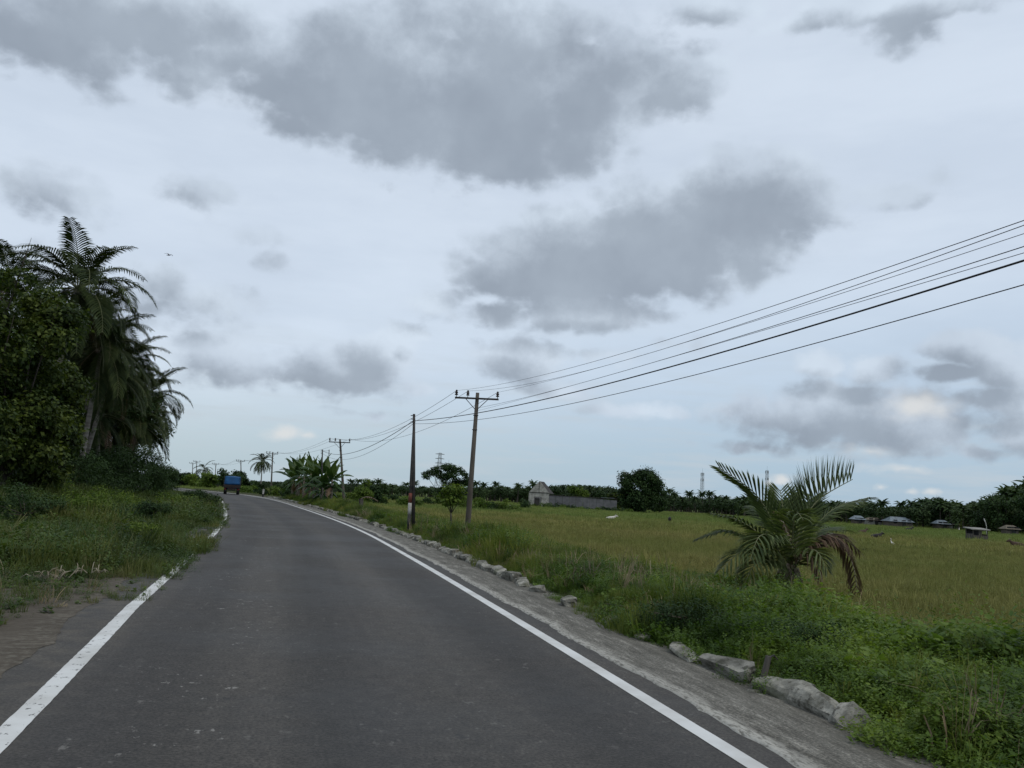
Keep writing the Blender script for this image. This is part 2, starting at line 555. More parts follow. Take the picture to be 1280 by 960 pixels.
LINE = densify(RL, 1.0)
for _ in range(12):
    LINE[1:-1] = .25 * LINE[:-2] + .5 * LINE[1:-1] + .25 * LINE[2:]
TAN = np.gradient(LINE, axis=0); TAN /= np.linalg.norm(TAN, axis=1)[:, None]
NRM = np.stack([TAN[:, 1], -TAN[:, 0]], 1)          # to the right of travel
ARC = np.concatenate([[0], np.cumsum(np.linalg.norm(np.diff(LINE, axis=0), axis=1))])


def sdist(x, y):
    x = np.atleast_1d(np.asarray(x, float)); y = np.atleast_1d(np.asarray(y, float))
    S = np.empty(len(x)); T = np.empty(len(x))
    for a in range(0, len(x), 20000):
        dx = x[a:a + 20000, None] - LINE[None, :, 0]; dy = y[a:a + 20000, None] - LINE[None, :, 1]
        d = dx * dx + dy * dy
        i = d.argmin(1); r = np.arange(len(i))
        sx = dx[r, i]; sy = dy[r, i]
        lat = sx * NRM[i, 0] + sy * NRM[i, 1]
        dd = np.sqrt(d[r, i])
        S[a:a + 20000] = np.where(dd < 1.5, lat, np.sign(lat) * dd)
        T[a:a + 20000] = ARC[i] + sx * TAN[i, 0] + sy * TAN[i, 1]
    return S, T


def sstep(a, b, v):
    t = np.clip((v - a) / (b - a), 0, 1)
    return t * t * (3 - 2 * t)


def terrain(x, y):
    x = np.atleast_1d(np.asarray(x, float)); y = np.atleast_1d(np.asarray(y, float))
    s, t = sdist(x, y)
    bump = (fbm(x * .5, y * .5, 3) - .5)
    right = -.06 + .17 * sstep(1.6, 2.3, s) - .92 * sstep(2.9, 9.0, s) + bump * .28 * sstep(1.4, 3, s) * (1 - .6 * sstep(12, 25, s))
    left = -.02 + bump * .35 * sstep(6.5, 10, -s) + .25 * sstep(8, 25, -s)
    flat_ = (1 - sstep(39, 43, t)) * (s > -16)
    left = left * (1 - flat_) - .05 * flat_
    z = np.where(s > 1.55, right, np.where(s < -6.1, left, -.05))
    z = np.where((s <= 1.55) & (s > 1.0), -.05, z)
    # wooded rise on the right, far off
    z = z + 9 * np.exp(-(((x - 178) / 42) ** 2 + ((y - 285) / 50) ** 2))
    return z


def zat(x, y):
    return float(terrain([x], [y])[0])


def place(px, py, dz=0.0):
    """ground point seen at a picture position"""
    v = ray(px, py)
    z = 0.
    for _ in range(12):
        k = (z - CAMH) / v[2]
        z = .5 * z + .5 * zat(v[0] * k, v[1] * k)
    return np.array([v[0] * k, v[1] * k, z + dz])


def col_at(px, depth):
    """ground point in the picture column px (near the horizon) at a depth"""
    hy = 600 + .057 * (px - 290)
    p = at(px, hy, depth)
    return np.array([p[0], p[1], zat(p[0], p[1])])


def stations(a, b, step):
    out = [a]
    v = a
    while v < b:
        v += step(v); out.append(min(v, b))
    return np.array(out)


gx_r = stations(0, 2600, lambda v: .45 if v < 22 else (.9 if v < 60 else v * .05))
gx = np.concatenate([-gx_r[:0:-1], gx_r])
gy = np.concatenate([-stations(0, 300, lambda v: 1 if v < 20 else v * .3)[:0:-1], stations(0, 3200, lambda v: .45 if v < 45 else (.9 if v < 130 else v * .04))])
GX, GY = np.meshgrid(gx, gy, indexing='ij')
GZ = terrain(GX.ravel(), GY.ravel())
V = np.stack([GX.ravel(), GY.ravel(), GZ], 1)
nx, ny = len(gx), len(gy)
ii, jj = np.meshgrid(np.arange(nx - 1), np.arange(ny - 1), indexing='ij')
a = (ii * ny + jj).ravel()
Fq = np.stack([a, a + ny, a + ny + 1, a + 1], 1)


def ground_mat():
    m, t, b = pmat('ground_soil_grass', (.1, .1, .04), .95, spec=.1)
    geo = t.node('ShaderNodeNewGeometry')
    pos = geo.outputs['Position']
    fc = field_color(t, pos)
    at_ = t.node('ShaderNodeAttribute', attribute_name='verge')
    n = t.noise(pos, 1.4, 5, .65)
    vc = t.ramp(n, [(.3, (.03, .04, .015)), (.5, (.05, .06, .022)), (.7, (.085, .07, .04))])
    c = t.mix(at_.outputs['Fac'], fc, vc)
    fine = t.noise(pos, 7, 4, .7)
    c = t.mix(1.0, c, t.ramp(fine, [(.3, (.6, .6, .6)), (.7, (1.05, 1.05, 1.05))]), 'MULTIPLY')
    t.l.new(c, b.inputs['Base Color'])
    bn = t.node('ShaderNodeBump'); bn.inputs['Strength'].default_value = .8; bn.inputs['Distance'].default_value = .12
    t.l.new(fine, bn.inputs['Height']); t.l.new(bn.outputs[0], b.inputs['Normal'])
    return m


gm = mesh_np('ground', V, Fq, ground_mat())
s_all, _ = sdist(GX.ravel(), GY.ravel())
vat = gm.attributes.new('verge', 'FLOAT', 'POINT')
vat.data.foreach_set('value', np.where(s_all > 0, 1 - sstep(6, 11, s_all), 1 - sstep(60, 90, -s_all)).astype(np.float32))
tag(newobj('ground', gm), kind='structure')


def strip(name, s_of_t, zs, mat, t0, t1, step=.5, nacross=2, kind='structure', edge_pow=1.0):
    """sheet that follows the road between two side offsets (functions of arc length)"""
    ts = np.arange(t0, t1, step)
    lx = np.interp(ts, ARC, LINE[:, 0]); ly = np.interp(ts, ARC, LINE[:, 1])
    nx_ = np.interp(ts, ARC, NRM[:, 0]); ny_ = np.interp(ts, ARC, NRM[:, 1])
    a_, b_ = s_of_t(ts)
    V = []; UV = []
    IN = []
    for k in range(nacross):
        f = (k / (nacross - 1)) ** edge_pow
        s = a_ * (1 - f) + b_ * f
        IN.append(s - a_)
        z = zs(s, ts) if callable(zs) else np.full(len(ts), zs)
        V.append(np.stack([lx + nx_ * s, ly + ny_ * s, z], 1)); UV.append(np.stack([s, ts], 1))
    V = np.stack(V, 1).reshape(-1, 3); UV = np.stack(UV, 1).reshape(-1, 2)
    i, j = np.meshgrid(np.arange(len(ts) - 1), np.arange(nacross - 1), indexing='ij')
    a = (i * nacross + j).ravel()
    Fq = np.stack([a, a + 1, a + nacross + 1, a + nacross], 1)
    if edge_pow != 1:
        e_ = np.stack(IN, 1).ravel()
        V[:, 2] -= .020 * (1 - np.clip(e_ / .02, 0, 1))
    me = mesh_np(name, V, Fq, mat, uv=UV)
    at_ = me.attributes.new('inset', 'FLOAT', 'POINT'); at_.data.foreach_set('value', np.stack(IN, 1).ravel().astype(np.float32))
    return tag(newobj(name, me), kind=kind)


def uvnode(t):
    return t.node('ShaderNodeUVMap', uv_map='UVMap').outputs[0]


def asphalt_mat():
    m, t, b = pmat('asphalt', (.07, .07, .072), .82, spec=.35)
    uv = uvnode(t)
    long_ = t.noise(t.vmath('MULTIPLY', uv, (1.1, .03, 0)), 1.3, 5, .6)
    patch = t.noise(uv, .35, 5, .65)
    fine = t.noise(uv, 38, 5, .75)
    c = t.ramp(t.math('ADD', t.math('MULTIPLY', long_, .6), t.math('MULTIPLY', patch, .4)),
               [(.36, (.031, .029, .0265)), (.5, (.041, .038, .035)), (.64, (.056, .0515, .0475))])
    c = t.mix(1.0, c, t.ramp(fine, [(.38, (.50, .50, .50)), (.62, (1.55, 1.54, 1.5))]), 'MULTIPLY')
    sxx = t.node('ShaderNodeSeparateXYZ'); t.l.new(uv, sxx.inputs[0])
    wob = t.math('ADD', sxx.outputs[0], t.math('MULTIPLY', t.noise(t.vmath('MULTIPLY', uv, (.3, .08, 0)), 1.0, 3), .5))
    tr = t.math('SINE', t.math('MULTIPLY', wob, 3.5))
    c = t.mix(1.0, c, t.ramp(t.mapr(tr, -1, 1), [(0., (.86, .86, .87)), (1., (1.13, 1.12, 1.10))]), 'MULTIPLY')
    mott = t.noise(uv, 6, 6, .7)
    c = t.mix(1.0, c, t.ramp(mott, [(.36, (.80, .80, .80)), (.64, (1.2, 1.2, 1.18))]), 'MULTIPLY')
    # pale scuffs and specks, stretched across the lane
    sc = t.noise(t.vmath('MULTIPLY', uv, (.9, .62, 0)), 10.0, 5, .65)
    big = t.noise(uv, .8, 2, .5)
    msk = t.math('MULTIPLY', t.mapr(sc, .60, .66), t.mapr(big, .42, .58))
    sx = t.node('ShaderNodeSeparateXYZ'); t.l.new(uv, sx.inputs[0])
    track = t.math('MULTIPLY', t.mapr(sx.outputs[0], -4.6, -4.0), t.mapr(sx.outputs[0], -3.0, -3.6))
    msk = t.math('MULTIPLY', msk, t.math('MULTIPLY_ADD', track, .6, .25))
    c = t.mix(t.math('MULTIPLY', msk, .8), c, (.27, .26, .24))
    # dust near the verges
    dust = t.math('MULTIPLY', t.mapr(sx.outputs[0], -4.3, -5.9), t.mapr(t.noise(uv, 2.2, 5, .6), .42, .7))
    c = t.mix(t.math('MULTIPLY', dust, .55), c, (.14, .12, .09))
    dk = t.mapr(t.noise(uv, 4.5, 3, .6), .68, .72)
    c = t.mix(t.math('MULTIPLY', dk, .7), c, (.02, .02, .02))
    # hairline cracks
    vo = t.node('ShaderNodeTexVoronoi', feature='DISTANCE_TO_EDGE')
    t.l.new(t.vmath('ADD', uv, t.vmath('SCALE', t.noise(uv, 1.7, 4, .7, color=True), scale=.9)), vo.inputs['Vector'])
    vo.inputs['Scale'].default_value = .33
    ck = t.math('MULTIPLY', t.mapr(vo.outputs[0], .006, .0), t.mapr(t.noise(uv, .25, 2), .54, .62))
    c = t.mix(t.math('MULTIPLY', ck, .7), c, (.02, .02, .02))
    t.l.new(c, b.inputs['Base Color'])
    t.l.new(t.mapr(patch, .3, .7, .68, .88), b.inputs['Roughness'])
    bn = t.node('ShaderNodeBump'); bn.inputs['Strength'].default_value = .35; bn.inputs['Distance'].default_value = .01
    t.l.new(fine, bn.inputs['Height']); t.l.new(bn.outputs[0], b.inputs['Normal'])
    return m


def paint_mat(worn):
    m, t, b = pmat('road_paint', (.6, .6, .58), .7)
    uv = uvnode(t)
    n = t.noise(t.vmath('MULTIPLY', uv, (1.5, 1, 0)), 9, 5, .7)
    g = t.noise(uv, 1.2, 4, .6)
    c = t.mix(t.mapr(g, .35, .7), (.60, .61, .60), (.46, .46, .44))
    c = t.mix(t.mapr(n, worn, worn + .06), c, (.09, .09, .088))
    t.l.new(c, b.inputs['Base Color'])
    return m


def shoulder_mat():
    m, t, b = pmat('old_concrete', (.2, .19, .17), .92, spec=.2)
    uv = uvnode(t)
    n = t.noise(t.vmath('MULTIPLY', uv, (3.0, .55, 0)), 2.4, 7, .68)
    n2 = t.noise(t.vmath('MULTIPLY', uv, (2.2, .5, 0)), 14, 4, .7)
    p = t.noise(uv, .5, 4, .6)
    c = t.ramp(t.math('ADD', t.math('MULTIPLY', n, .65), t.math('MULTIPLY', n2, .35)),
               [(.36, (.05, .047, .040)), (.45, (.10, .096, .084)), (.54, (.16, .155, .137)), (.63, (.30, .29, .26))])
    sx = t.node('ShaderNodeSeparateXYZ'); t.l.new(uv, sx.inputs[0])
    ins = t.node('ShaderNodeAttribute', attribute_name='inset').outputs['Fac']
    n3 = t.noise(uv, 42, 4, .75)
    c = t.mix(1.0, c, t.ramp(n3, [(.38, (.45, .45, .43)), (.5, (.95, .95, .95)), (.62, (1.7, 1.66, 1.58))]), 'MULTIPLY')
    edge = t.mapr(t.math('ADD', ins, t.math('MULTIPLY', n, -.16)), .12, -.02)
    c = t.mix(t.math('MULTIPLY', edge, .8), c, t.ramp(n2, [(.38, (.15, .145, .125)), (.52, (.42, .41, .37))]))
    dirt = t.math('MULTIPLY', t.mapr(sx.outputs[0], .75, 1.2), t.mapr(p, .4, .6))
    c = t.mix(t.math('MULTIPLY', dirt, .55), c, (.085, .08, .065))
    c = t.mix(t.mapr(p, .3, .7, 0, .25), c, (.12, .115, .10))
    t.l.new(c, b.inputs['Base Color'])
    bn = t.node('ShaderNodeBump'); bn.inputs['Strength'].default_value = .8; bn.inputs['Distance'].default_value = .03
    t.l.new(t.math('ADD', n, t.math('MULTIPLY', n2, .5)), bn.inputs['Height']); t.l.new(bn.outputs[0], b.inputs['Normal'])
    return m


def dirt_mat():
    m, t, b = pmat('packed_dirt', (.15, .13, .1), .95, spec=.1)
    uv = uvnode(t)
    n = t.noise(t.vmath('MULTIPLY', uv, (.8, 1.6, 0)), 1.5, 7, .7)
    f = t.noise(t.vmath('MULTIPLY', uv, (.8, 1.1, 0)), 16, 5, .72)
    c = t.ramp(t.math('ADD', t.math('MULTIPLY', n, .6), t.math('MULTIPLY', f, .4)),
               [(.34, (.05, .042, .033)), (.5, (.082, .071, .057)), (.66, (.125, .11, .09))])
    ed = t.node('ShaderNodeSeparateXYZ'); t.l.new(uv, ed.inputs[0])
    e2 = t.mapr(t.math('ADD', ed.outputs[0], t.math('MULTIPLY', n, .35)), -5.75, -5.45)
    f2 = t.noise(uv, 11, 5, .7)
    e2 = t.math('MULTIPLY', e2, t.mapr(f2, .46, .58))
    c = t.mix(t.math('MULTIPLY', e2, .22), c, t.ramp(f2, [(.42, (.10, .095, .075)), (.60, (.26, .25, .21))]))
    t.l.new(c, b.inputs['Base Color'])
    bn = t.node('ShaderNodeBump'); bn.inputs['Strength'].default_value = .3; bn.inputs['Distance'].default_value = .03
    t.l.new(f, bn.inputs['Height']); t.l.new(bn.outputs[0], b.inputs['Normal'])
    return m


TEND = ARC[-1] - 2
T0 = float(np.interp(3.0, LINE[:, 1], ARC))        # arc length beside the camera


def lw(t):
    """how much narrower than 5.2 m the carriageway is (it widens away from the camera)"""
    return 5.2 - np.interp(t, [T0 + 2, T0 + 4, T0 + 10, T0 + 17, T0 + 30], [4.74, 4.80, 5.03, 5.12, 5.24])


n1d = lambda t, k, s: vnoise(t * k, t * 0 + .37, s)
strip('road', lambda t: (lw(t) - 6.0 + .12 * n1d(t, .9, 5), .42 + 0 * t), 0.0, asphalt_mat(), 0, TEND, .35, 5)
strip('edge_line_right', lambda t: (-.075 + .005 * n1d(t, 7, 1), .075 + .005 * n1d(t, 7, 2)), .004, paint_mat(.70), 0, TEND, .25)
strip('edge_line_left', lambda t: (lw(t) - 5.285 + .008 * n1d(t, 11, 3), lw(t) - 5.125 + .008 * n1d(t, 9, 4)), .004, paint_mat(.585), 0, TEND, .06)
strip('concrete_shoulder', lambda t: (.20 + .12 * n1d(t, .7, 8) + .06 * n1d(t, 3.1, 9) + .045 * n1d(t, 8, 7), 1.75 + 0 * t),
      lambda s, t: .016 + .0 * s - .03 * np.clip(s - .5, 0, 1) + .012 * (vnoise(t * .8, s * 3, 4) - .5), shoulder_mat(), 0, TEND, .10, 14, edge_pow=2.2)
tag(strip('dirt_verge', lambda t: (-9.2 - 5 * (1 - sstep(24, 37, t)), lw(t) - 5.5 - .22 * n1d(t, 1.3, 15) - .1 * n1d(t, 5, 16) - .05 * n1d(t, 14, 18)),
          lambda s, t: .004 + .008 * vnoise(s * 1.3, t * 1.3, 2) * sstep(5.9, 6.6, -s), dirt_mat(), 8, 43, .1, 22), kind='structure')

# ------------------------------------------------------------------ leaf geometry
def rhomb(C, D, N, L, Wd):
    """leaf quads at C along D, blade normal N; arrays"""
    S = np.cross(D, N); S /= np.linalg.norm(S, axis=1)[:, None] + 1e-9
    L = L[:, None]; Wd = Wd[:, None]
    mid = C + D * L * .45 - N * L * .05
    v = np.stack([C, mid + S * Wd * .5, C + D * L - N * L * .15, mid - S * Wd * .5], 1).reshape(-1, 3)
    f = np.arange(len(C) * 4).reshape(-1, 4)
    return v, f


def unit(n, rng=NR):
    v = rng.normal(size=(n, 3)); return v / np.linalg.norm(v, axis=1)[:, None]


def leaf_cloud(n, centers, radii, size, rng, ratio=.5, shell=.55, droop=.0, out=.5):
    """n leaves in overlapping ellipsoids"""
    centers = np.array(centers, float); radii = np.array(radii, float)
    w = radii.prod(1) ** (2 / 3.); w /= w.sum()
    k = rng.choice(len(centers), n, p=w)
    d = unit(n, rng)
    r = (shell + (1 - shell) * rng.random(n)) ** .8
    r *= 1 + .12 * rng.normal(size=n)
    P = centers[k] + d * radii[k] * r[:, None]
    # gather leaves into twigs
    nn = (np.sin(P[:, 0] * 3.1 / size * .25 + P[:, 2]) + np.sin(P[:, 1] * 2.7 / size * .25) + np.sin(P[:, 2] * 3.7 / size * .25 + P[:, 0]))
    P = P[nn > -1.1]; d = d[nn > -1.1]
    n = len(P)
    N = d * .5 + np.array([0, 0, .7]) + unit(n, rng) * .7
    N /= np.linalg.norm(N, axis=1)[:, None]
    D = unit(n, rng) + d * out - np.array([0, 0, droop])
    D -= N * (D * N).sum(1)[:, None]
    D /= np.linalg.norm(D, axis=1)[:, None] + 1e-9
    L = size * (.6 + .8 * rng.random(n))
    return rhomb(P, D, N, L, L * ratio)


def frond_mesh(name, pts, ll, mat, nleaf=40, wid=.035, vup=.35, grav=.5, seg=2, fwdk=.55, rach=.022, rng=R, start=.12, jag=.15, tw=0., sides=(1, -1)):
    """pinnate palm leaf: midrib through pts, leaflets on both sides"""
    P = densify(np.array(pts, float), .12)
    n = len(P)
    T = np.gradient(P, axis=0); T /= np.linalg.norm(T, axis=1)[:, None]
    up = np.array([0, 0, 1.])
    V = []; Fs = []; MI = []
    # midrib
    mb = MB(); mb.tube(P[::max(1, n // 12)].tolist() + [P[-1].tolist()], list(np.linspace(rach, rach * .25, len(P[::max(1, n // 12)]) + 1)), 4)
    V = [v for v in np.concatenate(mb.v)]; Fs = list(mb.f); MI = [1] * len(Fs)
    for k in range(nleaf):
        u = start + (1 - start) * (k + .5) / nleaf
        i = min(n - 1, int(u * (n - 1)))
        p = P[i]; t = T[i]
        S = np.cross(t, up)
        if np.linalg.norm(S) < .15: S = np.array([1., 0, 0])
        S /= np.linalg.norm(S)
        if tw:
            N0 = np.cross(S, t); S = S * math.cos(tw) + N0 * math.sin(tw)
        N = np.cross(S, t)
        prof = math.sin(min(1, (u - start) * 2.6 + .35) * math.pi / 2) * (1 - .62 * max(0, (u - .55) / .45) ** 1.5)
        L = ll * prof
        for sg in sides:
            l = L * rng.uniform(1 - jag, 1 + jag)
            d = sg * S + t * (fwdk + u * .5) + N * (vup + rng.uniform(-jag, jag))
            d /= np.linalg.norm(d)
            wv = np.cross(d, N); wv /= np.linalg.norm(wv) + 1e-9
            b = len(V); q = p.copy(); w = wid * (.5 + .5 * prof)
            V.append(q - wv * w * .35); V.append(q + wv * w * .35)
            g = grav * rng.uniform(.7, 1.3)
            for sgi in range(1, seg + 1):
                q = q + d * l / seg
                d = d - up * g * (sgi / seg); d /= np.linalg.norm(d)
                if sgi < seg:
                    V.append(q - wv * w * .5); V.append(q + wv * w * .5)
                    Fs.append((b, b + 1, b + 3, b + 2)); MI.append(0); b += 2
                else:
                    V.append(q); Fs.append((b, b + 1, b + 2)); MI.append(0)
    me = bpy.data.meshes.new(name)
    me.from_pydata([tuple(v) for v in V], [], Fs)
    me.materials.append(mat); me.materials.append(M_RACHIS if mat is not M_DRY else M_DRYSTEM)
    me.polygons.foreach_set('material_index', MI)
    me.update()
    return me


def arc_pts(L, el0, bend, n=7):
    """midrib in the xz plane starting at elevation el0, bending down by bend radians in total"""
    p = np.zeros(3); out = [p.copy()]; e = el0
    for i in range(n):
        e = el0 - bend * ((i + .5) / n) ** 1.3
        p = p + np.array([math.cos(e), 0, math.sin(e)]) * L / n; out.append(p.copy())
    return out


FROND = {}
for i, (e0, bd) in enumerate([(1.3, 1.2), (1.05, 1.55), (.75, 1.75), (.4, 1.75), (.05, 1.5), (-.35, 1.15), (-.8, .65)]):
    FROND[i] = frond_mesh('frond', arc_pts(4.2, e0, bd), .95, M_PALM, 96, .056, .2, .8 if i < 5 else 1.1, 3, rng=R, start=.16, rach=.03)
FROND['dry'] = frond_mesh('frond', arc_pts(3.6, -.6, .9), .7, M_DRY, 30, .05, .1, 1.2, 2, rng=R, start=.2)


def coconut_palm(crown, base, label, scale=1., nf=26, group='coconut palms in the roadside grove', dry=1, seed=0):
    rng = random.Random(seed)
    o = empty('coconut_palm', base, 0, label, 'palm tree', group)
    base = np.array(base, float); crown = np.array(crown, float); d = crown - base
    pts = [(0, 0, -.3)]
    for k in range(1, 9):
        u = k / 8
        pts.append((d[0] * u ** 1.4, d[1] * u ** 1.4, d[2] * u))
    mb = MB(); r0 = .17 * scale
    mb.tube(pts, [r0 * 1.5] + [r0 * (1.15 - .45 * k / 8) for k in range(1, 9)], 10)
    mb.build('trunk', M_PTRUNK, o, True)
    mb = MB()
    for k in range(7):
        a_ = k * .9; mb.lathe((d[0] + .22 * math.cos(a_), d[1] + .22 * math.sin(a_), d[2] - .42 - .1 * (k % 2)), [(.02, -.13), (.1, -.07), (.12, 0), (.09, .08), (.02, .13)], 7)
    mb.build('coconut_bunch', M_FIBRE if seed % 2 else M_DARKLEAF, o, True)
    for k in range(nf):
        u = (k + .5) / nf
        idx = min(6, int(u ** .85 * 7))
        if dry and k >= nf - dry: idx = 'dry'
        f = newobj('frond', FROND[idx], o, d, (rng.uniform(-.12, .12), rng.uniform(-.15, .15), k * 2.39996 + rng.uniform(-.2, .2)))
        s_ = scale * rng.uniform(.85, 1.12); f.scale = (s_, s_ * rng.choice((1, -1)), s_)
    return o


# ------------------------------------------------------------------ scatter ("stuff")
PROTO = {}


def proto_collection(name, meshes):
    c = bpy.data.collections.new(name)
    for k, me in enumerate(meshes):
        c.objects.link(bpy.data.objects.new('%s_%02d' % (name, k), me))
    return c


def scatter(name, P, scale, idx, coll, label, cat, tilt=.15, sz=None):
    n = len(P)
    me = bpy.data.meshes.new(name)
    me.vertices.add(n); me.vertices.foreach_set('co', np.asarray(P, np.float32).ravel())
    rot = np.stack([NR.normal(0, tilt, n), NR.normal(0, tilt, n), NR.random(n) * 6.283], 1).astype(np.float32)
    a = me.attributes.new('rot', 'FLOAT_VECTOR', 'POINT'); a.data.foreach_set('vector', rot.ravel())
    sc = np.stack([scale, scale, scale if sz is None else sz], 1).astype(np.float32)
    a = me.attributes.new('scl', 'FLOAT_VECTOR', 'POINT'); a.data.foreach_set('vector', sc.ravel())
    a = me.attributes.new('idx', 'INT', 'POINT'); a.data.foreach_set('value', np.asarray(idx, np.int32))
    me.update()
    o = newobj(name, me)
    g = bpy.data.node_groups.new('scatter_' + name, 'GeometryNodeTree')
    g.interface.new_socket('Geometry', in_out='INPUT', socket_type='NodeSocketGeometry')
    g.interface.new_socket('Geometry', in_out='OUTPUT', socket_type='NodeSocketGeometry')
    gi = g.nodes.new('NodeGroupInput'); go = g.nodes.new('NodeGroupOutput')
    ip = g.nodes.new('GeometryNodeInstanceOnPoints')
    ci = g.nodes.new('GeometryNodeCollectionInfo')
    ci.inputs['Collection'].default_value = coll
    ci.inputs['Separate Children'].default_value = True
    ci.inputs['Reset Children'].default_value = True
    ip.inputs['Pick Instance'].default_value = True
    g.links.new(gi.outputs[0], ip.inputs['Points'])
    g.links.new(ci.outputs[0], ip.inputs['Instance'])
    for nm, ty, sk in (('rot', 'FLOAT_VECTOR', 'Rotation'), ('scl', 'FLOAT_VECTOR', 'Scale'), ('idx', 'INT', 'Instance Index')):
        na = g.nodes.new('GeometryNodeInputNamedAttribute'); na.data_type = ty
        na.inputs[0].default_value = nm
        g.links.new([s for s in na.outputs if s.enabled and s.name == 'Attribute'][0], ip.inputs[sk])
    g.links.new(ip.outputs[0], go.inputs[0])
    md = o.modifiers.new('scatter', 'NODES'); md.node_group = g
    return tag(o, label, cat, kind='stuff')


def tuft_mesh(name, n, h, spread, wid, mat, lean=.5, rng=NR):
    """grass blades, 5 triangles each"""
    a_ = rng.random(n) * 6.283; r = spread * np.sqrt(rng.random(n))
    B = np.stack([r * np.cos(a_), r * np.sin(a_), np.full(n, -.03)], 1)
    d = np.stack([np.cos(a_), np.sin(a_), np.zeros(n)], 1) * .5 + unit(n, rng) * .6; d[:, 2] = 0
    H = h * (.45 + .75 * rng.random(n))[:, None]
    ln = (lean * (.3 + rng.random(n)))[:, None]
    up = np.array([0, 0, 1.])
    p1 = B + up * H * .55 + d * H * ln * .25
    p2 = B + up * H * .88 + d * H * ln * .75
    p3 = B + up * H * .92 + d * H * ln * 1.5
    side = np.stack([-np.sin(a_ + 1), np.cos(a_ + 1), np.zeros(n)], 1) * (wid * (.6 + .8 * rng.random(n)))[:, None]
    v = np.stack([B - side * .5, B + side * .5, p1 - side * .5, p1 + side * .5, p2 - side * .35, p2 + side * .35, p3], 1).reshape(-1, 3)
    o = (np.arange(n) * 7)[:, None]
    q = np.concatenate([o + np.array([0, 1, 3, 2]), o + np.array([2, 3, 5, 4])])
    t = o + np.array([4, 5, 6])
    return mesh_np(name, v, [q, t], mat)


def weed_mesh(name, nst, h, spread, leaf, mat, per=11, rng=NR, ratio=.55):
    """leafy stems"""
    Cs = []; Ds = []; Ns = []; Ls = []
    for k in range(nst):
        a_ = rng.random() * 6.283; r = spread * math.sqrt(rng.random())
        b = np.array([r * math.cos(a_), r * math.sin(a_), 0.])
        d = np.array([math.cos(a_), math.sin(a_), 0]) * .35 * rng.random() + rng.normal(0, .15, 3); d[2] = 1
        hh = h * (.5 + .6 * rng.random())
        for j in range(per):
            u = (j + .6) / per
            c = b + d * hh * u
            q = rng.random() * 6.283
            dd = np.array([math.cos(q), math.sin(q), .25 + .5 * rng.random()]); dd /= np.linalg.norm(dd)
            nn = np.array([-.3 * math.cos(q), -.3 * math.sin(q), 1.]) + rng.normal(0, .35, 3)
            nn -= dd * (nn @ dd); nn /= np.linalg.norm(nn)
            Cs.append(c); Ds.append(dd); Ns.append(nn); Ls.append(leaf * (.6 + .7 * rng.random()))
    L = np.array(Ls)
    v, f = rhomb(np.array(Cs), np.array(Ds), np.array(Ns), L, L * ratio)
    return mesh_np(name, v, f, mat)


def grass_set(m):
    return [tuft_mesh('grass_tuft', 60, .34, .30, .014, m, .7), tuft_mesh('grass_tuft', 45, .5, .22, .015, m, .5),
            tuft_mesh('grass_tuft', 80, .22, .35, .012, m, .9), tuft_mesh('grass_tuft', 40, .62, .25, .014, m, .45)]


def weed_set(m):
    return [weed_mesh('weed_clump', 22, .32, .30, .055, m), weed_mesh('weed_clump', 14, .5, .22, .07, m),
            weed_mesh('weed_clump', 30, .2, .34, .045, m), weed_mesh('weed_clump', 16, .42, .26, .10, m, 9),
            weed_mesh('weed_clump', 8, .34, .2, .19, m, 5, ratio=.62), weed_mesh('weed_clump', 10, .7, .2, .05, m, 22, ratio=.3)]


def brush_set(m, m2):
    return [weed_mesh('brush', 26, .95, .45, .10, m, 20), weed_mesh('brush', 22, .8, .5, .085, m2, 20, ratio=.35), weed_mesh('brush', 18, 1.15, .35, .13, m, 16), weed_mesh('brush', 30, .65, .55, .08, m2, 16)]


C_GRASS = proto_collection('proto_grass', grass_set(M_GRASS_L)); C_WEED = proto_collection('proto_weed', weed_set(M_WEED))
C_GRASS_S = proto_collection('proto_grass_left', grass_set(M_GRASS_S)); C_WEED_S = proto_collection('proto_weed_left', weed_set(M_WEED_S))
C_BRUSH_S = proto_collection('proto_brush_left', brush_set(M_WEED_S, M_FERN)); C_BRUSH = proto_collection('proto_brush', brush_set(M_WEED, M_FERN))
C_FERN = proto_collection('proto_fern', [weed_mesh('mimosa_clump', 20, .45, .28, .06, M_FERN, 16, ratio=.25), weed_mesh('mimosa_clump', 14, .6, .25, .07, M_FERN, 18, ratio=.22)])
C_FIELD = proto_collection('proto_field', [tuft_mesh('field_tuft', 55, .32, .38, .012, M_FIELDG, .6), tuft_mesh('field_tuft', 40, .42, .30, .011, M_FIELDG, .4), tuft_mesh('field_tuft', 70, .24, .45, .012, M_FIELDG, .8)])
C_FIELDFAR = proto_collection('proto_field_far', [tuft_mesh('field_far_tuft', 60, .34, .95, .035, M_FIELDG, .6), tuft_mesh('field_far_tuft', 50, .44, .8, .03, M_FIELDG, .4)])


def in_view(P, m=1.12, zt=.4):
    """keeps what the frame (with a margin for a step aside) can see"""
    q = P - np.array([0, 0, CAMH])
    dz = q @ fwd
    x = (q @ rt) / np.maximum(dz, .1) * F; y = (q @ upv) / np.maximum(dz, .1) * F
    return (dz > 1.0) & (np.abs(x) < 640 * m + 900 / np.maximum(dz, 1)) & (y > -480 * m - 600 / np.maximum(dz, 1))


def sample_band(n, s0, s1, t0, t1, bias=1.0):
    """random ground points in road coordinates, denser near the camera"""
    u = NR.random(n) ** bias
    t = t0 + (t1 - t0) * u
    s = s0 + (s1 - s0) * NR.random(n)
    x = np.interp(t, ARC, LINE[:, 0]) + np.interp(t, ARC, NRM[:, 0]) * s
    y = np.interp(t, ARC, LINE[:, 1]) + np.interp(t, ARC, NRM[:, 1]) * s
    return x, y, s, t




